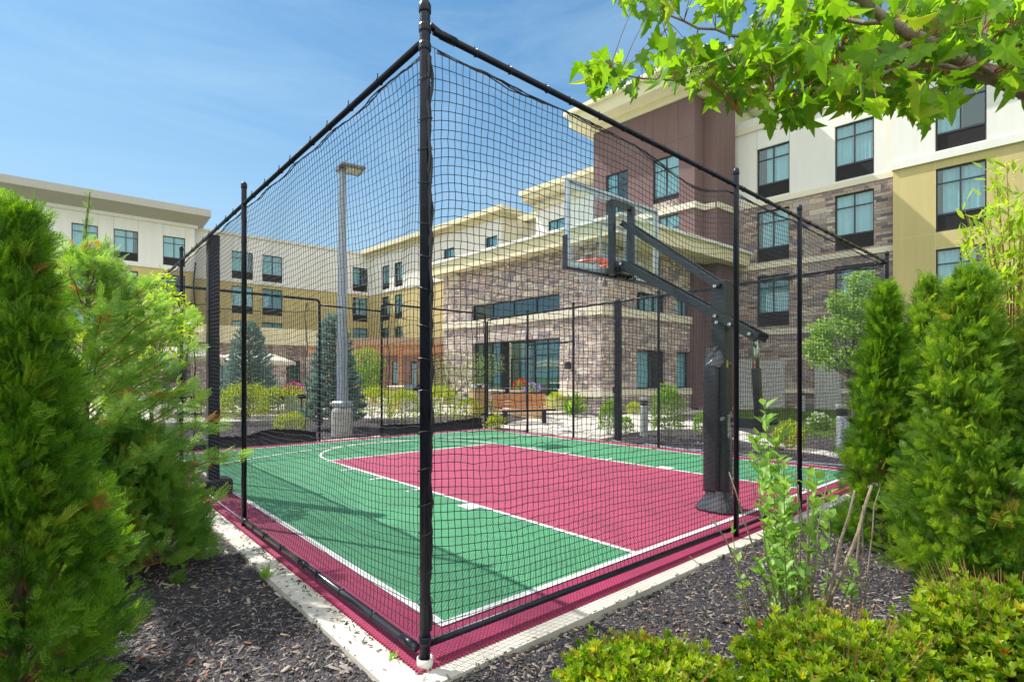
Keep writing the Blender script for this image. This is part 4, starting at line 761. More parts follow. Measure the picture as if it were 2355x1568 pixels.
BARK = mat('grey_brown_bark', (.16, .12, .09), .9, var=.35, nscale=30, bump=.9, bscale=80); BARKM = mat('smooth_maple_bark', (.30, .22, .19), .8, var=.25, nscale=18, bump=.6, bscale=50); TWIG = mat('orange_brown_twig', (.28, .13, .05), .8, var=.2); TWIGG = mat('dry_grey_twig', (.27, .21, .15), .85, var=.3, nscale=25, bump=.6, bscale=90)
def unit(v): return v/(np.linalg.norm(v, axis=1, keepdims=True)+1e-9)
def thuja(label, x, y, h, r, ncl, per, seed, m, T=None, sp=.13, lean=(0, 0), group='arborvitae shrubs around the court', prof=None, low=.02, brown=.015, ph=0):
    r_ = np.random.default_rng(seed); t = thing('arborvitae', label, 'evergreen shrub', (x, y, -.03), group=group)
    T = T or SPR_F; hh = r_.random(ncl)**.85; hh = low+hh*(1-low); pf = prof or (lambda q: np.clip((.62+.38*np.minimum(q/.22, 1))*np.clip(1-q, 0, 1)**.62*1.12, .015, 1))
    ang = r_.random(ncl)*2*np.pi; lum = 1+.12*np.sin(ang*3+hh*9+seed)+.10*np.sin(ang*7-hh*17+seed*2)+.06*r_.normal(size=ncl); rf = np.where(r_.random(ncl) < .8, r_.uniform(.78, 1.04, ncl), r_.uniform(.3, .8, ncl))
    rr = r*pf(hh)*rf*lum; c = np.stack([rr*np.cos(ang)+lean[0]*hh*h, rr*np.sin(ang)+lean[1]*hh*h, hh*h*.97], 1); out = np.stack([np.cos(ang), np.sin(ang), 0*ang], 1)
    ax0 = unit(out*(.75*(1-hh)+.22)[:, None]+np.array([0, 0, 1.])*(.55+.45*hh)[:, None]+r_.normal(size=(ncl, 3))*.20)
    C = np.repeat(c, per, 0); A = unit(np.repeat(ax0, per, 0)+r_.normal(size=(ncl*per, 3))*.42); O = np.repeat(out, per, 0); n = ncl*per
    al = r_.uniform(-.6, .6, n)*.11*(1.3-.3*np.repeat(hh, per)); tone = .10*np.sin(C[:, 2]*23+C[:, 0]*31+C[:, 1]*17); Pp = C+A*al[:, None]+r_.normal(size=(n, 3))*np.array([.024, .024, .02])
    tang = np.stack([-O[:, 1], O[:, 0], 0*O[:, 0]], 1); nr = unit(tang+O*r_.normal(size=(n, 1))*.9+r_.normal(size=(n, 3))*.35); S = sp*r_.uniform(.65, 1.25, n)
    tint = np.clip(np.repeat(r_.normal(.42, .24, ncl), per)+tone+r_.normal(0, .05, n), 0, .94); tint = np.where(np.repeat(r_.random(ncl) < brown, per) & (r_.random(n) < .6), 1.0, tint)
    V, F, Tn = scatter(T, frame(A, nr), Pp, S, tint); npmesh('foliage', V, F, m, t, tint=Tn)
    MB().tube([(0, 0, -.05), (lean[0]*h*.5, lean[1]*h*.5, h*.5), (lean[0]*h*.95, lean[1]*h*.95, h*.93)], [.035, .022, .006], 8).build('trunk', BARK, t, sm=True)
    b = MB()
    for i in r_.choice(ncl, min(ncl, 90), replace=False): p = c[i]; z = max(.03, p[2]-.25-.3*r_.random()); b.tube([(p[0]*.05, p[1]*.05, z), (p[0]*.6, p[1]*.6, z+(p[2]-z)*.4), tuple(p)], [.008, .005, .002], 4)
    b.build('branches', TWIG, t); return t
def A(x, Z): return at(x, Z)
Zc = 2.35; ax_, ay_ = A(38, Zc)
thuja('dense arborvitae filling the left edge of the view', ax_, ay_, 2.18, .365, 820, 20, 11, THU, sp=.088, brown=.02, prof=lambda q: np.clip((.95+.05*np.minimum(q/.15, 1))*np.clip(1-q, 0, 1)**.85, .02, 1))
# airy arborvitae with bare leader
def airy(label, x, y, h, seed):
    r_ = np.random.default_rng(seed); t = thing('arborvitae', label, 'evergreen shrub', (x, y, -.03), group='arborvitae shrubs around the court')
    lead = [(0, 0, -.05), (.02, .01, .6), (-.03, .02, 1.3), (.0, 0, 2.0), (-.02, .02, 2.5), (.01, .01, h)]
    MB().tube(lead, [.04, .032, .024, .016, .011, .004], 8).build('trunk', BARK, t, sm=True)
    st = MB(); PP = []; AA = []; NN = []; SS = []; TT = []
    for i in range(104):
        f = (i+.5)/104; z0 = .08+f*(h-.42)*.92; a = i*2.4+r_.normal()*.3; L_ = (1.02*(1-f)**.62*(.72+.28*min(1, f/.15))+.10)*r_.uniform(.7, 1.12)
        if z0 > 1.9: L_ = min(L_, .34*r_.uniform(.5, 1.1))
        out = np.array([math.cos(a), math.sin(a), 0]); up = .5+.5*f; pts = []
        for k in range(7): q = k/6; pts.append(np.array([0, 0, z0])+out*L_*q*.92+np.array([0, 0, L_*up*q*(1-.25*q)])+r_.normal(size=3)*.012*q)
        st.tube([tuple(p) for p in pts], [.010*(1-f*.5)*(1-q/7.5)+.0016 for q in range(7)], 4)
        nb = int(10+L_*21)
        for k in range(nb):
            q = .22+.80*k/nb; i0 = min(5, int(q*6)); p = pts[i0]+(pts[i0+1]-pts[i0])*(q*6-i0); d = pts[i0+1]-pts[i0]; d /= np.linalg.norm(d); sd_ = np.cross(d, (0, 0, 1)); sd_ /= np.linalg.norm(sd_)
            for rep in range(2):
                s = 1 if (k+rep) % 2 else -1; ax = d*.75+sd_*s*r_.uniform(.25, .8)+np.array([0, 0, r_.normal(.05, .38)]); PP.append(p+r_.normal(size=3)*.025); AA.append(ax); NN.append(np.array([0, 0, 1])*.7+r_.normal(size=3)*.6); SS.append(r_.uniform(.09, .17)*(1.1-.35*f)); TT.append(np.clip(r_.normal(.5, .2), 0, .94) if r_.random() > .02 else 1.)
        for rep in range(2): PP.append(pts[-1]); AA.append(pts[-1]-pts[-2]+r_.normal(size=3)*.02); NN.append(r_.normal(size=3)); SS.append(.15); TT.append(.7)
    for k in range(26): z = h-.02-k*.028; PP.append(np.array([0, 0, z])); a = k*2.4; AA.append(np.array([math.cos(a)*.55, math.sin(a)*.55, 1])); NN.append(np.array([-math.sin(a), math.cos(a), 0])); SS.append(.05+.0028*k); TT.append(.4)
    st.build('branches', TWIG, t); V, F, Tn = scatter(SPR_F, frame(unit(np.array(AA)), np.array(NN)), np.array(PP), np.array(SS), np.array(TT)); npmesh('foliage', V, F, THUA, t, tint=Tn)
    rb = MB(); pts = [(.03, -.02, 2.22), (-.02, -.03, 2.27), (.02, -.035, 2.33), (.05, -.02, 2.38), (.03, .02, 2.46), (.075, -.02, 2.41)]
    for a, b in zip(pts, pts[1:]): rb.quad(a, b, (b[0]+.012, b[1], b[2]+.035), (a[0]+.012, a[1], a[2]+.035))
    rb.build('yellow_ribbon', mat('yellow_ribbon', (.75, .5, .02), .4), t)
    dead = MB().tube([(0, 0, 2.28), (.12, -.05, 2.3), (.25, -.1, 2.27), (.3, -.12, 2.18)], [.004, .003, .002, .001], 4).tube([(.15, -.06, 2.3), (.18, -.07, 2.22)], .0015, 4).tube([(.22, -.09, 2.28), (.23, -.09, 2.19)], .0015, 4); dead.build('dead_twig', TWIGG, t)
    return t
ax_, ay_ = A(195, 3.95); airy('airy loose arborvitae with a bare leader and a yellow ribbon', ax_+.02, ay_, 2.83, 5)
ax_, ay_ = A(352, 3.9); 
thuja('low spreading arborvitae skirt beside the left kerb', *A(300, 3.85), 1.05, .50, 300, 18, 41, THUA, sp=.115, prof=lambda q: np.clip(1-q, 0, 1)**.5, brown=.01)
# right-hand arborvitaes
thuja('narrow pointed arborvitae nearest the court on the right', *A(2038, 4.45), 2.2, .335, 620, 18, 21, THU, sp=.092, prof=lambda q: np.clip((.85+.15*np.minimum(q/.2, 1))*np.clip(1-q, 0, 1)**.9, .02, 1), brown=.01)
thuja('small pointed arborvitae peeking up behind two others', *A(2135, 5.0), 2.35, .32, 330, 18, 23, THUL, sp=.10, brown=.02)
thuja('broad bright arborvitae at the right above the azaleas', *A(2232, 3.55), 2.13, .375, 850, 20, 25, THUL, sp=.088, prof=lambda q: np.clip((.85+.15*np.minimum(q/.2, 1))*np.clip(1-q, 0, 1)**.72*1.14, .02, 1), brown=.006)
thuja('arborvitae cut by the right edge of the view', *A(2420, 3.3), 1.9, .36, 330, 18, 27, THUL, sp=.10)
# foliage clump plants ------------------------------------------------
def clump(t, name, T, m, n, rx, ry, rz, cz, size, seed, shell=.6, up=.5, lumps=6, base=0, tint=(.5, .22), rough=.06):
    r_ = np.random.default_rng(seed); d = unit(r_.normal(size=(n, 3))); d[:, 2] = np.where(d[:, 2] < -.55, -d[:, 2], d[:, 2])
    L_ = unit(r_.normal(size=(lumps, 3))); L_[:, 2] = np.abs(L_[:, 2])*.8; bulge = np.max(d@L_.T, 1)**6
    rad = (shell+(1-shell)*r_.random(n)**.6)*(.80+.26*bulge)*(1+rough*r_.normal(size=n))*(1+.07*np.sin(d[:, 0]*9+seed)*np.sin(d[:, 1]*11+seed)+.05*np.sin(d[:, 2]*17+d[:, 0]*13)); Pp = d*rad[:, None]*np.array([rx, ry, rz])+np.array([0, 0, cz]); k = Pp[:, 2] > base; Pp = Pp[k]; d = d[k]; n = len(Pp)
    A_ = unit(d*(1-up)+np.array([0, 0, up])+r_.normal(size=(n, 3))*.45); nr = unit(np.array([0, 0, .8])+r_.normal(size=(n, 3))*.6+d*.5)
    V, F, Tn = scatter(T, frame(A_, nr), Pp, size*r_.uniform(.6, 1.35, n), np.where(r_.random(n) < .012, 1, np.clip(r_.normal(*tint, n), 0, .9))); return npmesh(name, V, F, m, t, tint=Tn), Pp
def stems(t, n, rx, ry, h, seed, m=None, rad=.008, name='stems'):
    r_ = np.random.default_rng(seed); s = MB()
    for i in range(n): a = r_.uniform(0, 6.28); q = r_.uniform(.2, .8); s.tube([(.04*math.cos(a), .04*math.sin(a), -.04), (rx*q*.5*math.cos(a), ry*q*.5*math.sin(a), h*.4), (rx*q*math.cos(a), ry*q*math.sin(a), h*.85)], [rad, rad*.7, rad*.3], 4)
    return s.build(name, m or TWIGG, t)
def shrub(label, x, y, wpx, hpx, m, seed, T=LEAF, n=2300, size=.058, name='leafy_shrub', group=None, cat='shrub', flowers=None, depth=.8, Z=None, up=.45):
    if Z is None: gx, Z = G(x, y-4), FD*1.4/(y-4-HY)
    g_ = at(x, Z); rx = wpx/2/FD*Z; h_ = hpx/FD*Z; t = thing(name, label, cat, (g_[0], g_[1], -.03), group=group); rn = np.random.default_rng(seed)
    clump(t, 'foliage', T, m, n, rx, rx*depth, h_*.60, h_*.42, size, seed, base=.02, up=up); stems(t, 9, rx, rx*depth, h_*.75, seed)
    if flowers:
        fm, fn, fs = flowers; d = unit(rn.normal(size=(fn, 3))); d[:, 2] = np.abs(d[:, 2]); Pp = d*np.array([rx, rx*depth, h_*.60])*.98+np.array([0, 0, h_*.42]); k = 7; R0 = unit(np.repeat(d, k, 0)+rn.normal(size=(fn*k, 3))*.8)
        V, F, Tn = scatter(LEAFR, frame(R0, rn.normal(size=(fn*k, 3))), np.repeat(Pp, k, 0), fs*rn.uniform(.7, 1.2, fn*k), rn.random(fn*k)); npmesh('flowers', V, F, fm, t, tint=Tn)
    return t
GB = 'shrubs in the bed beyond the cage'
shrub('yellow green shrub left of the near net post, behind the cage', 480, 962, 90, 67, SPI, 101, group=GB)
shrub('wide yellow green shrub at the foot of the left blue spruce', 560, 978, 140, 102, SPI, 102, group=GB, n=2300)
shrub('broad yellow green shrub between the left spruce and the tall spruce', 650, 968, 157, 84, SPI, 103, group=GB, n=2300)
shrub('small round golden shrub low in front of its taller neighbour, left of the lamp footing', 668, 996, 85, 49, SPI, 104, group=GB, n=1300, size=.045)
shrub('yellow green shrub just right of the lamp footing', 862, 972, 112, 87, SPI, 105, group=GB, n=2000)
shrub('yellow green shrub between the lamp post and the corner post', 928, 980, 94, 90, SPI, 106, group=GB, n=1800)
shrub('yellow green shrub directly right of the corner post', 1010, 982, 116, 100, SPI, 107, group=GB, n=2000)
shrub('loose yellow green shrub under the thin feathery tree', 1078, 974, 81, 61, SPI, 108, group=GB, n=900)
shrub('tuft of yellow green leaves left of the bench legs', 1140, 990, 45, 33, SPI, 109, group=GB, n=300, T=LEAFN, size=.12)
GP = 'shrubs along the foot of the stone pavilion'
shrub('light green shrub right of the bench under the stone wall', 1282, 949, 62, 48, SPI, 111, group=GP, n=1300); shrub('light green shrub at the corner of the stone pavilion', 1345, 951, 62, 50, SPI, 112, group=GP, n=1300)
shrub('spiky daylily tuft at the edge of the pavilion bed', 1320, 962, 34, 34, SHR, 113, T=LEAFN, n=200, size=.4, name='daylily', cat='plant', up=.75)
GR = 'shrubs between the walkway and the cage on the right'
shrub('mid green shrub left of the far net post', 1400, 1003, 62, 88, SHR, 121, group=GR, n=1500, size=.05); shrub('small olive shrub just right of the far net post', 1458, 958, 42, 34, SPI, 122, group=GR, n=600)
shrub('low green shrub right beside the far net post foot', 1438, 1000, 44, 42, SHR, 126, group=GR, n=600, size=.05)
shrub('tall leafy green shrub right of the silver bollard', 1533, 1012, 96, 132, SHR, 123, group=GR, n=3000, size=.05); shrub('young green shrub hidden partly by the padded pole', 1612, 1006, 50, 58, SHR, 124, group=GR, n=700, size=.05)
shrub('golden nandina beside the walkway behind the right fence post', 1815, 1034, 86, 62, SPI, 125, group=GR, n=1100, T=LEAFN, size=.10)
shrub('white flowering hydrangea on the lawn side of the walkway', 1883, 992, 56, 40, SHR, 131, n=700, name='hydrangea', cat='shrub', size=.08, flowers=(WHT, 34, .06))
shrub('long dark hedge against the foot of the stone wing', 1790, 932, 96, 40, DRK, 133, n=2000, size=.06, name='hedge', cat='hedge', depth=.6); shrub('dark hedge seen between two poles at the stone wing', 1600, 930, 92, 38, DRK, 134, n=1600, size=.06, name='hedge', cat='hedge', depth=.6)
shrub('pink flowering shrub beside the trash bin', 1130, 955, 50, 34, SHR, 135, n=500, flowers=(PINK, 40, .05), name='flower_shrub', cat='shrub'); shrub('pink rose bush behind the corner post', 985, 945, 60, 42, SHR, 136, n=600, flowers=(PINK, 40, .06), name='flower_shrub', cat='shrub'); shrub('rose bush with pink blooms between lamp post and pergola', 838, 935, 90, 60, SHR, 137, n=900, flowers=(PINK, 60, .07), name='flower_shrub', cat='shrub')
# ---- foreground azaleas
def azalea(label, x, Z, rx, ry, h_, n, seed):
    g_ = at(x, Z); t = thing('azalea', label, 'shrub', (g_[0], g_[1], -.04), -YAW, group='low azaleas in the foreground'); o, Pp = clump(t, 'foliage', ROS, BOX, n, rx, ry, h_*.62, h_*.34, .040, seed, shell=.66, up=.7, lumps=20, base=.01, tint=(.5, .27), rough=.085)
    stems(t, 90, rx, ry, h_*1.12, seed, TWIG, .0035); rn = np.random.default_rng(seed+1); k = len(Pp); A_ = unit(rn.normal(size=(k*3, 3))+np.array([0, 0, .4])); V, F, Tn = scatter(LEAF, frame(A_, rn.normal(size=(k*3, 3))), np.repeat(Pp, 3, 0)*np.array([.93, .93, .9])+rn.normal(size=(k*3, 3))*.018, .032*rn.uniform(.7, 1.3, k*3), np.clip(rn.normal(.35, .2, k*3), 0, 1)); npmesh('inner_leaves', V, F, BOX, t, tint=Tn)
azalea('low yellow green azalea at the bottom centre right', 1480, 2.06, .36, .33, .42, 2100, 201); azalea('low yellow green azalea below the pruned shrub', 1945, 2.1, .40, .38, .49, 2900, 202)
azalea('larger yellow green azalea in the bottom right corner', 2310, 2.2, .38, .40, .62, 2700, 203); azalea('sprig of azalea poking up at the bottom edge left of the corner post', 930, 1.78, .13, .12, .28, 260, 204)
# ---- blue spruces
def spruce(label, x, Z, h_, r, seed, n=5200):
    g_ = at(x, Z); t = thing('blue_spruce', label, 'tree', (g_[0], g_[1], -.03), group='blue spruces beyond the cage'); r_ = np.random.default_rng(seed)
    MB().tube([(0, 0, -.05), (0, 0, h_*.6), (0, 0, h_*.98)], [.06, .04, .006], 8).build('trunk', BARK, t); nb = 150; PP = []; AA = []; br = MB()
    for i in range(nb):
        f = (i+.5)/nb; z = .12+f*(h_-.2); a = i*2.4; L_ = r*(1-f)**.6*r_.uniform(.8, 1.1)+.05; o = np.array([math.cos(a), math.sin(a), .28+.3*f]); br.tube([(0, 0, z), tuple(np.array([0, 0, z])+o*L_)], [.01, .003], 4)
        for k in range(int(8+44*(1-f))):
            q = r_.uniform(.25, 1)**.7; p = np.array([0, 0, z])+o*L_*q; sd_ = np.array([-math.sin(a), math.cos(a), 0]); PP.append(p+sd_*r_.normal()*.16*(1-q*.5)*L_*.9+np.array([0, 0, r_.normal()*.03])); AA.append(o*.8+sd_*r_.normal()*.7+np.array([0, 0, r_.normal()*.25+.1]))
    PP = np.array(PP); AA = unit(np.array(AA)); n = len(PP); st = np.array([[(0, 0, 0), (.16*math.cos(a), .16*math.sin(a), .25+.1*k), (.05*math.cos(a+.5), .05*math.sin(a+.5), 1), (.12*math.cos(a+.9), .12*math.sin(a+.9), .4)] for k, a in enumerate((0, 1.25, 2.5, 3.8, 5))]).reshape(-1, 3), np.arange(20).reshape(5, 4)
    br.build('branches', BARK, t); V, F, Tn = scatter(st, frame(AA, r_.normal(size=(n, 3))), PP, .15*r_.uniform(.7, 1.3, n), np.clip(r_.normal(.5, .22, n), 0, 1)); npmesh('needles', V, F, SPRU, t, tint=Tn)
spruce('shorter blue spruce between the near net post and the patio umbrellas', 573, 19, 3.45, 1.0, 301); spruce('taller blue spruce directly behind the lamp post', 768, 14.6, 3.2, .78, 302)
# ---- trees
def tree(label, x, Z, h_, trunk_h, parts_, m, seed, n=4200, size=.08, T=LEAFR, rad=.05, name='young_tree', bark=None, cat='tree'):
    g_ = at(x, Z); t = thing(name, label, cat, (g_[0], g_[1], -.03)); r_ = np.random.default_rng(seed); b = MB(); b.tube([(0, 0, -.05), (.02, 0, trunk_h*.5), (0, .02, trunk_h), (0, 0, h_*.75)], [rad, rad*.85, rad*.7, rad*.2], 8)
    PP = []; NN = []
    for (cx, cz, rx, rz, w_) in parts_:            # lobes of the crown across the view
        k = int(n*w_); d = unit(r_.normal(size=(k, 3))); rr = r_.uniform(.35, 1.02, k)**.5*(1+.12*np.sin(d[:, 0]*7+d[:, 2]*6+seed)); q = d*rr[:, None]*np.array([rx, rx, rz]); PP.append(np.stack([q[:, 0]*RT[0]+q[:, 1]*FW[0]+cx*RT[0], q[:, 0]*RT[1]+q[:, 1]*FW[1]+cx*RT[1], q[:, 2]+cz], 1)); NN.append(d)
        for i in range(7): e = PP[-1][r_.integers(k)]; b.tube([(0, 0, trunk_h+r_.random()*.3), tuple(np.array([0, 0, trunk_h])*.5+e*.5), tuple(e)], [rad*.35, rad*.2, .004], 5)
    PP = np.concatenate(PP); NN = np.concatenate(NN); n = len(PP); b.build('trunk', bark or BARK, t); A_ = unit(NN*.5+r_.normal(size=(n, 3))*.7+np.array([0, 0, -.15]))
    V, F, Tn = scatter(T, frame(A_, unit(NN+np.array([0, 0, .8])+r_.normal(size=(n, 3))*.4)), PP, size*r_.uniform(.65, 1.3, n), np.clip(r_.normal(.5, .22, n), 0, 1)); npmesh('crown', V, F, m, t, tint=Tn); return t
tree('round headed young pear tree on the lawn before the stone wing', 1962, 16.5, 4.9, 1.3, [(-.3, 2.05, 1.1, .38, .16), (-1.1, 2.4, .45, .33, .07), (.6, 2.3, .8, .42, .12), (-.6, 2.95, .7, .4, .12), (.35, 3.0, .75, .4, .12), (-.95, 2.85, .32, .25, .03), (0, 3.6, .65, .34, .11), (.5, 3.9, .55, .4, .10), (.25, 4.4, .45, .38, .08), (-.5, 3.85, .3, .3, .04)], PEAR, 401, n=6800, size=.10)
tree('thin feathery tree before the stone pavilion left of the trash bin', 1035, 17.5, 3.0, .7, [(.1, 1.35, .9, .45, .3), (.9, 1.6, .7, .4, .2), (-.5, 1.5, .6, .5, .2), (.3, 2.0, .9, .35, .2), (1.4, 1.9, .5, .4, .1)], OLIV, 402, n=2300, size=.06, T=LEAF, rad=.022)
tree('leafy green tree standing under the pergola front', 838, 27, 3.3, .8, [(0, 2.2, 1.0, .8, .6), (.2, 1.5, .8, .6, .4)], SHR, 403, n=2600, size=.1)
tree('young bright green shrub tree behind the left end of the cage', 350, 6.2, 3.0, 1.1, [(-.15, 1.9, .5, .38, .35), (.15, 2.15, .38, .3, .25), (.1, 2.5, .18, .2, .08), (-.5, 1.6, .45, .4, .3)], WILL, 404, n=1700, size=.065, T=LEAF, rad=.015, name='slender_tree')
# willowy shrub at the right edge
t = thing('willowy_shrub', 'tall willowy shrub with long yellow green leaves at the right edge', 'shrub', (*A(2330, 4.6), -.03)); r_ = np.random.default_rng(77); sb = MB(); PP = []; AA = []
o_ = np.array([*A(2330, 4.6), -.03])
for i in range(26):
    tx, ty, tz = r_.uniform(2205, 2420), r_.uniform(360, 640), 4.6+r_.normal()*.2
    if tx < 2270: ty = r_.uniform(470, 620)
    e = np.array(at3(tx, ty, tz))-o_; m_ = np.array([e[0]*.3, e[1]*.3, e[2]*.62]); sb.tube([(r_.normal()*.04, r_.normal()*.04, 0), tuple(m_), tuple(e)], [.012, .008, .002], 5)
    for k in range(30): q = r_.uniform(.35, 1.0)**.7; p = m_*(1-q)+e*q if q > .3 else m_; PP.append(p+r_.normal(size=3)*.035); AA.append((e-m_)/np.linalg.norm(e-m_)*.7+r_.normal(size=3)*.6+np.array([0, 0, -.15]))
sb.build('stems', TWIG, t); V, F, Tn = scatter(LEAFN, frame(unit(np.array(AA)), np.array([0, 0, 1.])+r_.normal(size=(len(PP), 3))*.5), np.array(PP), r_.uniform(.08, .15, len(PP)), np.clip(r_.normal(.5, .2, len(PP)), 0, 1)); npmesh('foliage', V, F, WILL, t, tint=Tn)
# pruned shrub with cut stems and fresh shoots
t = thing('pruned_shrub', 'hard pruned shrub with bare cut grey stems and fresh green shoots', 'shrub', (*A(1850, 2.95), -.03)); o_ = np.array([*A(1850, 2.95), -.03]); r_ = np.random.default_rng(78)
def zD(x, y): return (2400+x/1.485)/1.6302, (1500+y/1.485)/1.6302
ST = [((760, 1190), (560, 900), (390, 640), .008), ((780, 1160), (600, 740), (495, 400), .008), ((840, 1110), (700, 690), (590, 360), .006), ((900, 1110), (800, 780), (692, 505), .014), ((905, 1100), (850, 700), (815, 400), .008), ((990, 1090), (900, 640), (852, 378), .007), ((940, 960), (942, 700), (930, 400), .012), ((990, 1100), (1105, 860), (1195, 500), .013), ((1000, 1115), (1215, 760), (1290, 472), .017), ((1220, 1120), (1235, 850), (1242, 585), .007), ((1150, 1120), (1215, 880), (1235, 640), .009), ((960, 1000), (960, 760), (1050, 405), .006), ((870, 1100), (905, 760), (880, 470), .009), ((1240, 860), (1275, 700), (1335, 490), .006), ((650, 1185), (520, 940), (470, 740), .005), ((650, 1190), (430, 1010), (275, 868), .005), ((720, 1200), (590, 1290), (415, 1345), .006)]
for (a, b, c, rad) in ST:
    dz = r_.normal()*.10; pts = [np.array(at3(*zD(*a), 2.95+dz*.2))-o_, np.array(at3(*zD(*b), 2.95+dz*.6))-o_, np.array(at3(*zD(*c), 2.95+dz))-o_]; pts[0][2] = max(pts[0][2], -.02) if a[1] < 1180 else pts[0][2]; pts[0][2] = min(pts[0][2], .03)
    q = [pts[0]]+[pts[0]*(1-u)**2+2*pts[1]*u*(1-u)+pts[2]*u*u+r_.normal(size=3)*.004 for u in (.2, .4, .6, .8)]+[pts[2]]; MB().tube([tuple(p) for p in q], [rad*.85*(1-.10*i) for i in range(6)], 7).build('cut_stem', TWIGG, t, sm=True)
sh = MB(); PP = []; AA = []
for (bx, by), (tx, ty), k in (((800, 1150), (690, 20), 60), ((810, 1150), (640, 170), 50), ((830, 1140), (760, 190), 55), ((830, 1140), (800, 330), 44), ((800, 1100), (650, 330), 40), ((850, 1130), (830, 520), 30), ((930, 1130), (970, 430), 30), ((1000, 1130), (1050, 520), 26), ((760, 1100), (640, 860), 14), ((880, 1100), (980, 500), 22), ((1130, 1060), (1200, 930), 16), ((620, 1000), (500, 660), 9), ((900, 1100), (840, 700), 30), ((780, 1120), (720, 480), 34)):
    a = np.array(at3(*zD(bx, by), 2.95))-o_; a[2] = 0; b = np.array(at3(*zD(tx, ty), 2.95+r_.normal()*.15))-o_; sh.tube([tuple(a), tuple((a+b)/2+r_.normal(size=3)*.02), tuple(b)], [.005, .004, .0015], 5); d = (b-a)/np.linalg.norm(b-a)
    for i in range(k): q = r_.uniform(.12, 1)**.8; an = i*2.4; PP.append(a+(b-a)*q+r_.normal(size=3)*.006); AA.append(d*.6+np.array([math.cos(an), math.sin(an), .1])*.8)
sh.build('green_shoots', mat('green_shoot', (.16, .24, .05), .6), t); n = len(PP); V, F, Tn = scatter(LEAF, frame(unit(np.array(AA)), np.array([0, 0, 1.])+r_.normal(size=(n, 3))*.35), np.array(PP), r_.uniform(.045, .10, n), np.clip(r_.normal(.5, .2, n), 0, 1)); npmesh('foliage', V, F, SAGE, t, tint=Tn)
# ---- maple reaching in from the right, its trunk outside the view
t = thing('maple_tree', 'maple limb with hanging lobed leaves across the upper right', 'tree', (*A(2640, 2.3), -.03)); o_ = np.array([*A(2640, 2.3), -.03]); r_ = np.random.default_rng(79)
def M(x, y, Z): return tuple(np.array(at3(x, y, Z))-o_)
MB().tube([(0, 0, -.05), (.01, .02, 1.2), M(2600, 420, 2.3), M(2480, 270, 2.25), M(2355, 205, 2.15), M(2230, 150, 2.05), M(2125, 95, 1.95), M(2050, 55, 1.9), M(1990, 10, 1.85), M(1960, -40, 1.82)], [.08, .07, .052, .041, .034, .028, .023, .018, .015, .012], 12).build('trunk', BARKM, t, sm=True)
br = MB(); twigs = []
def bra(pts, r0, tw=True):
    P_ = [np.array(M(*p)) for p in pts]; q = []
    for i in range(len(P_)-1):
        for u in (0, .33, .66): q.append(P_[i]*(1-u)+P_[i+1]*u+r_.normal(size=3)*.006)
    q.append(P_[-1]); br.tube([tuple(p) for p in q], [r0*(1-.85*i/len(q)) for i in range(len(q))], 7); twigs.append(q)
for a in ([[(2230, 150, 2.05), (2120, 160, 2.0), (2010, 115, 2.1), (1900, 120, 2.2), (1760, 100, 2.3), (1640, 75, 2.4), (1540, 40, 2.45), (1525, 10, 2.5)], .014], [[(2125, 95, 1.95), (2050, 120, 1.9), (2010, 112, 1.85), (1985, 135, 1.85), (1930, 150, 1.9)], .013],
          [[(2355, 170, 2.15), (2250, 155, 2.0), (2120, 150, 1.95), (2000, 175, 1.95), (1860, 205, 2.0), (1780, 215, 2.05)], .010], [[(2010, 150, 2.1), (1900, 145, 2.2), (1780, 140, 2.25), (1660, 165, 2.3), (1550, 190, 2.35), (1440, 175, 2.4), (1390, 150, 2.42)], .010],
          [[(1790, 120, 2.3), (1700, 110, 2.35), (1620, 130, 2.4), (1545, 100, 2.45), (1535, 50, 2.5)], .007], [[(2050, 55, 1.9), (1950, 50, 2.0), (1850, 20, 2.1), (1760, -20, 2.2)], .010], [[(2355, 205, 2.15), (2300, 120, 2.1), (2230, 50, 2.1), (2200, -20, 2.1)], .012], [[(2480, 270, 2.25), (2380, 120, 2.3), (2330, 20, 2.35), (2300, -60, 2.4)], .015],
          [[(2230, 150, 2.05), (2180, 230, 2.1), (2140, 265, 2.15)], .006], [[(1990, 10, 1.85), (1880, -20, 1.9), (1760, -40, 2.0)], .010], [[(1760, -30, 2.3), (1640, -20, 2.4), (1500, -20, 2.5), (1430, -10, 2.55)], .008], [[(1870, 205, 2.0), (1760, 235, 2.05), (1700, 262, 2.1)], .005], [[(2050, 160, 1.95), (1960, 215, 1.95), (1900, 245, 2.0)], .005]): bra(*a)
br.build('branches', BARKM, t, sm=True); allp = np.array([p for q in twigs for p in q]); PP = []; pet = MB(); AA = []; NN = []
low = lambda x: np.interp(x, [1340, 1360, 1400, 1450, 1500, 1560, 1620, 1700, 1760, 1850, 1920, 2000, 2070, 2140, 2200, 2260, 2360], [175, 238, 200, 215, 165, 200, 235, 270, 275, 290, 240, 262, 255, 300, 200, 190, 215]); upp = lambda x: np.interp(x, [1340, 1380, 1450, 1520, 1560, 1590, 1700, 1720, 1760, 2360], [150, 132, 140, 105, 65, 95, 105, 70, -40, -60])
zref = lambda x: np.interp(x, [1340, 1500, 1700, 1900, 2100, 2360], [2.42, 2.4, 2.3, 2.1, 2.0, 2.1])
cnt = 0
while cnt < 900:
    x = r_.uniform(1335, 2420); y = r_.uniform(-80, 300)
    if not (upp(x) < y < low(x)-14): 
        if not (y < 28-abs(x-1490)*.25 and 1420 < x < 1580) and not (x > 1590 and x < 1730 and y < 40 and r_.random() < .8): continue
    if y < 60 and r_.random() < .3: continue
    p = np.array(M(x, y, zref(x)+r_.normal()*.19+.10*np.clip((x-1880)/150, 0, 1))); PP.append(p); cnt += 1
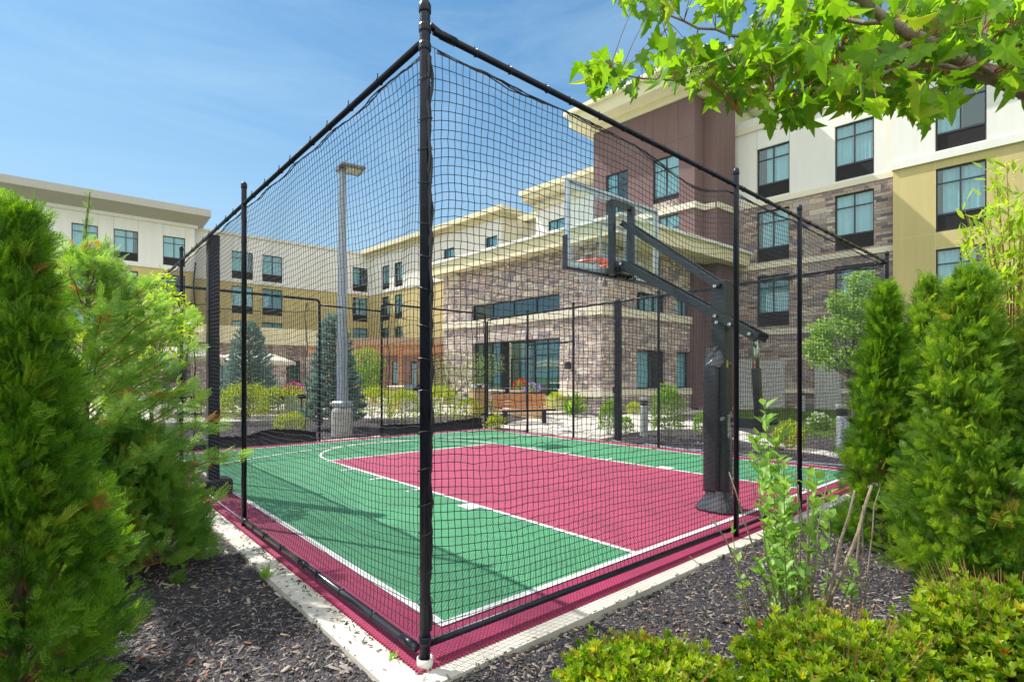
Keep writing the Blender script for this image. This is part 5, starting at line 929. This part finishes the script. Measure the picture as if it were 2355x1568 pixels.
PP = np.array(PP); n = len(PP); hang = r_.uniform(.15, 1.0, n); A_ = unit(r_.normal(size=(n, 3))*.45+np.stack([0*hang, 0*hang, -hang], 1)*1.1); S = r_.uniform(.045, .11, n)
nr = unit(r_.normal(size=(n, 3))+np.array([0, 0, .7])); tn_ = np.clip(r_.normal(.5, .27, n), 0, 1); R__ = frame(A_, nr); V, F, Tn = merge([scatter(MAPLES[k], R__[k::4], PP[k::4], S[k::4], tn_[k::4]) for k in range(4)]); npmesh('foliage', V, F, MAPM, t, tint=Tn)
for i in range(n):                                          # every leaf hangs on a reddish stalk from its twig
    j = int(np.argmin(np.sum((allp-PP[i])**2, 1))); a = allp[j]
    if np.linalg.norm(a-PP[i]) < .28: pet.tube([tuple(a), tuple((a+PP[i])/2+np.array([0, 0, .01])), tuple(PP[i])], [.0022, .0014, .001], 4)
pet.build('leaf_stalks', mat('red_leaf_stalk', (.35, .10, .05), .6), t)
# ================================================================ MULCH CHIPS, LITTER, GRASS
def chips(name, n, region, label, col, sz, seed, kind='stuff', cat='mulch chips', onslab=False):
    r_ = np.random.default_rng(seed); P_ = region(r_, n); x, y = P_[:, 0], P_[:, 1]; n = len(x); z = np.where((x > -.22) & (x < 8.06) & (y > -.155) & (y < 9.72), -.016, mulch_h(x, y))
    L_ = sz*r_.uniform(.5, 1.7, n); W_ = L_*r_.uniform(.18, .42, n); bx = np.array([(-.5, -.5, 0), (.5, -.35, 0), (.42, .5, 0), (-.5, .4, 0), (-.42, -.4, 1), (.4, -.3, 1), (.35, .4, 1), (-.4, .35, 1)]); bf = np.array([(4, 5, 6, 7), (0, 1, 5, 4), (1, 2, 6, 5), (2, 3, 7, 6), (3, 0, 4, 7)])
    V = np.repeat(bx[None], n, 0)*np.stack([L_, W_, .12*W_+.0015], 1)[:, None]; a = r_.uniform(0, 6.28, n); ti = r_.normal(0, .28, n); ca, sa, ct, st_ = np.cos(a), np.sin(a), np.cos(ti), np.sin(ti)
    X = V[..., 0]*ct[:, None]-V[..., 2]*st_[:, None]; Z = V[..., 0]*st_[:, None]+V[..., 2]*ct[:, None]; V = np.stack([X*ca[:, None]-V[..., 1]*sa[:, None]+x[:, None], X*sa[:, None]+V[..., 1]*ca[:, None]+y[:, None], Z+z[:, None]+np.abs(st_)[:, None]*L_[:, None]*.3+r_.uniform(0, .008, n)[:, None]], -1)
    F = (bf[None]+(np.arange(n)*8)[:, None, None]).reshape(-1, 4); o = npmesh(name, V.reshape(-1, 3), F, col, tint=np.repeat(r_.random(n), 5)); return tag(o, label, cat, kind=kind)
def chipmat(name, stops):
    m = bpy.data.materials.new(name); n, l, o = nodes(m); a = n.new('ShaderNodeAttribute'); a.attribute_name = 'tint'; r = n.new('ShaderNodeValToRGB'); e = r.color_ramp.elements; e[0].position = stops[0][0]; e[0].color = (*stops[0][1], 1); e[1].position = stops[-1][0]; e[1].color = (*stops[-1][1], 1)
    for p, c in stops[1:-1]: q = e.new(p); q.color = (*c, 1)
    b = n.new('ShaderNodeBsdfPrincipled'); b.inputs['Roughness'].default_value = .7; b.inputs['Specular IOR Level'].default_value = .4; l.new(a.outputs['Fac'], r.inputs[0]); l.new(r.outputs[0], b.inputs[0]); l.new(b.outputs[0], o.inputs[0]); return m
CH = chipmat('dyed_mulch_chips', [(0, (.018, .016, .016)), (.45, (.055, .05, .05)), (.75, (.13, .115, .11)), (.93, (.34, .30, .27)), (1, (.42, .20, .10))])
def near_region(r_, n):
    Zs = 1.6+6.5*r_.random(n*3)**1.25; xs = r_.uniform(-40, 2400, n*3); P_ = CAM[:2]+((xs-CXD)/FD*Zs)[:, None]*RT+Zs[:, None]*FW; k = ~((P_[:, 0] > -.215) & (P_[:, 0] < 8.06) & (P_[:, 1] > -.15) & (P_[:, 1] < 9.7)); return P_[k][:n]
chips('mulch_chips', 62000, near_region, 'loose shredded bark chips over the foreground beds', CH, .019, 501)
def far_region(r_, n): P_ = np.stack([r_.uniform(-1, 13, n*3), r_.uniform(-3, 14, n*3)], 1); k = ~((P_[:, 0] > -.2) & (P_[:, 0] < 8.08) & (P_[:, 1] > -.15) & (P_[:, 1] < 9.73)) & ((P_[:, 0] > 8) | (P_[:, 1] > 9.7)); return P_[k][:n]
chips('mulch_chips', 14000, far_region, 'bark chips over the beds beyond the cage', CH, .045, 502)
def slab_region(r_, n):
    y = r_.uniform(-.1, 5, n); x = -.215+.16*r_.random(n)**.9; k = r_.random(n) < np.where(np.abs(x+.07) < .05, 1, .3); return np.stack([x, y], 1)[k]
chips('bark_litter', 520, slab_region, 'scattered bark bits on the concrete edge left of the court', CH, .022, 503, cat='bark litter')
LIT = chipmat('dry_leaf_litter', [(0, (.22, .09, .03)), (.6, (.38, .17, .07)), (1, (.5, .33, .18))])
chips('leaf_litter', 260, lambda r_, n: near_region(r_, n), 'dry orange brown leaf litter on the mulch', LIT, .035, 504, cat='leaf litter')
def side_region(r_, n): P_ = np.stack([r_.uniform(-4.5, 9, n*3), r_.uniform(-3.6, 9, n*3)], 1); k = ~((P_[:, 0] > -.215) & (P_[:, 1] > -.15)); return P_[k][:n]
chips('mulch_chips', 26000, side_region, 'bark chips spread thinly over the outer parts of the beds', CH, .026, 508)
CHL = chipmat('weathered_mulch_shreds', [(0, (.05, .045, .04)), (.5, (.16, .14, .13)), (1, (.42, .36, .30))])
chips('mulch_shreds', 2600, near_region, 'larger weathered bark shreds lying among the foreground chips', CHL, .042, 506)
chips('leaf_litter', 26, lambda r_, n: np.stack([r_.uniform(0, 3.5, n), r_.uniform(0, 6, n)], 1), 'a few dry leaves blown onto the court tiles', LIT, .035, 507, cat='leaf litter')
# lawn blades
r_ = np.random.default_rng(9); n = 26000; P_ = np.stack([r_.uniform(11.5, 30, n*2), r_.uniform(-3.9, 9, n*2)], 1)
def inpoly(P_, poly):
    c = np.zeros(len(P_), bool); j = len(poly)-1
    for i in range(len(poly)):
        xi, yi = poly[i]; xj, yj = poly[j]; c ^= ((yi > P_[:, 1]) != (yj > P_[:, 1])) & (P_[:, 0] < (xj-xi)*(P_[:, 1]-yi)/(yj-yi+1e-12)+xi); j = i
    return c
P_ = P_[inpoly(P_, lawn_poly)]; n = len(P_); V, F, Tn = scatter(LEAFN, frame(unit(np.stack([r_.normal(0, .5, n), r_.normal(0, .5, n), np.ones(n)], 1)), r_.normal(size=(n, 3))), np.column_stack([P_, np.full(n, -.015)]), r_.uniform(.05, .11, n), r_.random(n))
tag(npmesh('grass_blades', V, F, leafmat('lawn_grass', (.07, .15, .02), (.20, .30, .05), .3), tint=Tn), 'short mown grass blades on the sunny lawn', 'grass', kind='stuff')
# weeds by the kerb
for (x, y, s, lb) in ((610, 1330, .10, 'small weed tuft at the kerb left of the corner post'), (903, 1518, .05, 'tiny weed at the bottom edge near the kerb')):
    g_ = G(x, y, -.03); t = thing('weed', lb, 'weed', (g_[0], g_[1], -.03)); r_ = np.random.default_rng(int(x)); n = 16; V, F, Tn = scatter(LEAFN, frame(unit(np.stack([r_.normal(0, .7, n), r_.normal(0, .7, n), np.ones(n)], 1)), r_.normal(size=(n, 3))), np.zeros((n, 3)), s*r_.uniform(.6, 1.2, n), r_.random(n)); npmesh('leaves', V, F, SAGE, t, tint=Tn)
# ================================================================ FURNITURE AND SMALL THINGS
CEDAR = mat('cedar_slat', (.50, .22, .09), .65, var=.18, nscale=14, bump=.3, bscale=50); CEDL = mat('pale_cedar_slat', (.52, .34, .17), .7, var=.12, nscale=14)
# bench
B0, B1 = np.array(G(1150, 977)), np.array(G(1262, 972)); bd = (B1-B0)/np.linalg.norm(B1-B0); bl = float(np.linalg.norm(B1-B0)); bc = (B0+B1)/2
t = thing('park_bench', 'orange slatted bench with dark metal legs by the court gate', 'bench', (bc[0], bc[1], 0), rot(bd)); hw_ = .92
for i in range(4): MB().box((.0, -.22+i*.118, .445), (hw_, .052, .016), bev=.005).build('seat_slat', CEDAR, t)
for i in range(4): MB().box((0, .27+.025*i, .56+i*.098), (hw_, .014, .044), bev=.005).build('back_slat', CEDAR, t)
MB().box((0, .365, .945), (hw_+.02, .03, .012)).build('top_cap', BLACK, t); MB().box((0, -.285, .42), (hw_+.01, .012, .03)).build('front_rail', BLACK, t)
for s in (-1, 1):
    MB().box((s*(hw_-.24), -.0, .21), (.05, .06, .21)).box((s*(hw_-.24), 0, .415), (.03, .26, .012)).build('leg', BLACK, t); MB().tube([(s*(hw_-.24), .26, .42), (s*(hw_-.24), .38, .93)], .02, 6).build('back_support', BLACK, t)
# trash bin
g = at(1101, 20.5); t = thing('litter_bin', 'wood slatted litter bin with a pale lid beside the pavilion entrance', 'litter bin', (*g, 0), -YAW+.5)
for i in range(11):
    MB().box((0, 0, .09+i*.085), (.30, .27, .037), bev=.006).build('slat_band', CEDL, t)
MB().box((0, 0, .5), (.27, .24, .48)).build('liner', INTER, t); ld = MB().box((0, 0, 1.09), (.31, .28, .085), bev=.04).build('lid', mat('pale_grey_lid', (.55, .56, .54), .5), t); MB().box((-.1, -.283, 1.08), (.1, .004, .05)).build('lid_opening', INTER, ld); MB().tube([(.15, -.286, 1.08), (.15, -.282, 1.08)], .05, 14).build('lid_disc', INTER, ld)
# planters
def flowers(t, rx, ry, z, fm, n, seed, leaf=SHR, zs=.18, fs=.04):
    clump(t, 'foliage', LEAF, leaf, n*4, rx, ry, zs, z, .07, seed, shell=.3, base=z-.06); r_ = np.random.default_rng(seed); k = 6; d = unit(r_.normal(size=(n, 3))); d[:, 2] = np.abs(d[:, 2])
    Pp = np.repeat(d*np.array([rx, ry, zs])*1.02+np.array([0, 0, z]), k, 0); V, F, Tn = scatter(LEAFR, frame(unit(np.repeat(d, k, 0)+r_.normal(size=(n*k, 3))*.8), r_.normal(size=(n*k, 3))), Pp, fs*r_.uniform(.7, 1.2, n*k), r_.random(n*k)); npmesh('flowers', V, F, fm, t, tint=Tn)
for x, Z, fm, lb, h_ in ((1199, 19.4, RED, 'tan planter box of red flowers behind the bench', .95), (1224, 18.6, PURP, 'tan planter box of lilac flowers behind the bench', .82)):
    t = thing('planter_box', lb, 'planter', (*at(x, Z), 0), rot(VR), group='tan planter boxes behind the bench'); MB().box((0, 0, h_/2), (.28, .28, h_/2), bev=.015).box((0, 0, h_-.03), (.31, .31, .04), bev=.01).build('box', mat('tan_planter', (.52, .36, .18), .7, var=.1), t); flowers(t, .30, .3, h_+.12, fm, 60, int(x), zs=.28, fs=.06)
t = thing('low_pier', 'short stone pier with a cream cap beside the litter bin', 'pier', (*at(1132, 22), 0), rot(VR)); MB().box((0, 0, .42), (.32, .32, .42)).build('pier_body', STONE_P, t); MB().box((0, 0, .88), (.38, .38, .04), bev=.01).build('pier_cap', CREAM, t)
# bollards
def bollard(x, y, label, Z=None, s=1.0):
    g = at(x, Z) if Z else G(x, y); t = thing('bollard_light', label, 'bollard light', (*g, 0), group='grey bollard lights along the walkways'); 
    if s != 1: t.scale = (s, s, s)
    MB().lathe([(.095, -.03), (.095, .70), (.07, .745), (.02, .77)], n=24).build('column', mat('pale_grey_bollard', (.42, .46, .48), .5, .2, var=.06), t)
    for i in range(4): MB().lathe([(.095, .74+i*.03), (.1, .745+i*.03), (.085, .757+i*.03)], n=24).build('louvre', BLACK, t)
    MB().lathe([(.1, .865), (.104, .87), (.104, .925), (.095, .93)], n=24).build('cap', mat('pale_grey_bollard_cap', (.45, .48, .49), .4, .2), t)
bollard(1481, 1000, 'grey bollard light between two shrubs right of the far net post'); bollard(1937, 1050, 'grey bollard light beside the arborvitae at the right'); bollard(1846, 942, 'distant grey bollard light at the stone wing', Z=22, s=.95); bollard(1070, 935, 'distant grey bollard light left of the litter bin', Z=21.5, s=.9)
# pergola
def beamx(m, a, b, w_, h_): a = Vector(a); b = Vector(b); d = (b-a); L_ = d.length; m.box(tuple((a+b)/2), (L_/2, w_/2, h_/2), math.atan2(d.y, d.x)); return m
pg0 = np.array(at(720, 30.5)); pg1 = np.array(at(1012, 28.5)); pd = (pg1-pg0)/np.linalg.norm(pg1-pg0); PL = float(np.linalg.norm(pg1-pg0)); t = thing('pergola', 'orange timber pergola over the patio left of the corner post', 'pergola', (pg0[0], pg0[1], 0), rot(pd))
ORW = mat('orange_stained_timber', (.50, .26, .13), .7, var=.12, nscale=5)
for y in (0, 3.2): MB().box((PL/2, y, 2.95), (PL/2+.3, .05, .13)).build('beam', ORW, t)
n_ = int(PL/.42)
for i in range(n_+1): MB().box((i*PL/n_, 1.6, 3.17), (.035, 2.15, .085)).build('rafter', ORW, t)
for x in (1.0, PL*.5, PL-.9):
    for y in (0, 3.2): MB().box((x, y, 1.41), (.12, .12, 1.41), bev=.01).build('post', ORW, t)
# umbrellas
def umbrella(label, x, Z, r, zt, seed):
    g = at(x, Z); t = thing('patio_umbrella', label, 'umbrella', (*g, 0), seed, group='cream patio umbrellas'); MB().lathe([(.02, 0), (.02, zt+.1)], n=10).build('pole', mat('dark_pole', (.05, .045, .04), .4), t); MB().lathe([(.28, 0), (.28, .06), (.05, .1)], n=20).build('base', BLACK, t)
    V = [(0, 0, zt)]; n = 8
    for j, (q, dz) in enumerate(((.5, .20), (1, .50), (1.0, .64))):
        for i in range(n*2): a = math.pi*i/n; k = r*q*(1 if i % 2 == 0 else .965); V.append((k*math.cos(a), k*math.sin(a), zt-dz-(0 if i % 2 == 0 else .02)))
    N2 = n*2; F = [(0, 1+i, 1+(i+1) % N2) for i in range(N2)]+[(1+j*N2+i, 1+(j+1)*N2+i, 1+(j+1)*N2+(i+1) % N2, 1+j*N2+(i+1) % N2) for j in range(2) for i in range(N2)]
    o = MB().add(V, F).build('canopy', mat('cream_canvas', (.74, .68, .55), .85, var=.04), t); sm_ = o.modifiers.new('thickness', 'SOLIDIFY'); sm_.thickness = .012
    for i in range(8): a = math.pi*i/4; MB().tube([(0, 0, zt-.55), (r*.5*math.cos(a), r*.5*math.sin(a), zt-.24)], .008, 4).build('rib', BLACK, t)
umbrella('cream patio umbrella left of the near net post', 420, 21, 1.7, 2.75, .3); umbrella('cream patio umbrella partly behind the shorter blue spruce', 582, 22.5, 1.75, 2.62, .8)
# patio tables and chairs
DKW = mat('dark_wicker', (.05, .035, .03), .6, var=.3, nscale=60, bump=.8, bscale=120); CUSH = mat('rust_cushion', (.30, .07, .05), .8)
def chair(label, x, Z, rz):
    t = thing('patio_chair', label, 'chair', (*at(x, Z), 0), rz, group='dark wicker patio chairs'); MB().box((0, 0, .42), (.26, .26, .04), bev=.01).build('seat', DKW, t); MB().box((0, .25, .7), (.26, .03, .26), bev=.015).build('backrest', DKW, t); MB().box((0, -.01, .49), (.24, .23, .03), bev=.02).build('cushion', CUSH, t)
    for sx in (-1, 1):
        MB().box((sx*.27, 0, .62), (.025, .26, .02), bev=.005).build('armrest', DKW, t)
        for sy in (-1, 1): MB().tube([(sx*.25, sy*.24, 0), (sx*.25, sy*.24, .6 if sy < 0 else .42)], .016, 6).build('leg', DKW, t)
def table(label, x, Z):
    t = thing('patio_table', label, 'table', (*at(x, Z), 0), group='round patio tables'); MB().lathe([(.55, .70), (.56, .71), (.56, .73), (.55, .74)], n=28).build('tabletop', mat('grey_stone_top', (.3, .29, .28), .5), t); MB().lathe([(.04, .03), (.04, .70)], n=10).build('column', BLACK, t); MB().lathe([(.3, 0), (.3, .03)], n=20).build('base', BLACK, t)
table('round patio table under the left umbrella', 440, 20.6); table('round patio table under the umbrella by the spruce', 606, 21.8)
for lb, x, Z, rz in (('wicker chair at the left edge of the first umbrella table', 408, 20.4, 1.2), ('wicker chair nearest the net post at the first umbrella table', 470, 20.2, -1.3), ('wicker chair left of the spruce at the second table', 515, 21.2, 1.0), ('wicker chair with rust cushion right of the shorter spruce', 640, 21, -1.1), ('wicker chair near the grey flower planter', 662, 23, -.5)): chair(lb, x, Z, rz)
# grey planter with pink flowers
t = thing('flower_planter', 'ribbed grey planter of pink flowers right of the shorter spruce', 'planter', (*at(675, 20.2), 0)); 
for i in range(14): a = 2*math.pi*i/14; MB().box((.3*math.cos(a), .3*math.sin(a), .35), (.02, .062, .35), a).build('stave', mat('weathered_grey_stave', (.26, .29, .32), .7), t)
MB().lathe([(.285, .02), (.285, .64)], n=20).build('soil_liner', INTER, t); flowers(t, .36, .36, .86, PINK, 110, 31, zs=.34, fs=.07)
# patio grill, counter, dark low wall
for x, Z, w_, h_, lb in ((712, 23, .5, .95, 'short cedar clad counter beside the pergola post'), (925, 24, .55, 1.0, 'tan clad counter under the pergola'),):
    t = thing('patio_counter', lb, 'counter', (*at(x, Z), 0), rot(VR)); MB().box((0, 0, h_/2), (w_, .35, h_/2), bev=.01).build('cabinet', CEDAR if x < 800 else TAN, t); MB().box((0, 0, h_+.03), (w_+.06, .41, .03), bev=.008).build('countertop', CREAM, t)
t = thing('barbecue_grill', 'stainless barbecue grill under the pergola near the corner post', 'grill', (*at(952, 22.5), 0), rot(VR)); MB().box((0, 0, .45), (.45, .3, .42), bev=.01).build('cabinet', mat('brushed_stainless', (.5, .52, .54), .35, .9), t)
V = [(x, .3*math.cos(a), .88+.27*math.sin(a)) for x in (-.45, .45) for a in np.linspace(0, math.pi, 9)]; MB().add(V, [(i, i+1, 10+i, 9+i) for i in range(8)]+[tuple(range(9))[::-1], tuple(range(9, 18)), (0, 9, 17, 8)]).build('lid', BLACK, t); MB().tube([(-.35, -.34, .98), (.35, -.34, .98)], .015, 8).build('handle', STEEL, t)
for i, (x, Z) in enumerate(((820, 17.2), (694, 16.5))):
    t = thing('path_light', ('small black path light right of the lamp post shrubs', 'small black path light left of the taller spruce')[i], 'path light', (*at(x, Z), -.02), group='small black path lights'); MB().lathe([(.02, 0), (.02, .78)], n=8).build('stake', BLACK, t); MB().box((0, 0, .85), (.11, .11, .07), bev=.02).build('lamp_head', BLACK, t)
# edging pipe beside the far right tiles
tag(MB().tube([(8.15, y, -.01+.015*math.sin(y*3)) for y in np.arange(.2, 4.6, .2)], .02, 8).build('drip_hose', mat('grey_hose', (.25, .3, .35), .5), sm=True), 'grey blue irrigation hose lying in the mulch beyond the right fence', 'hose')
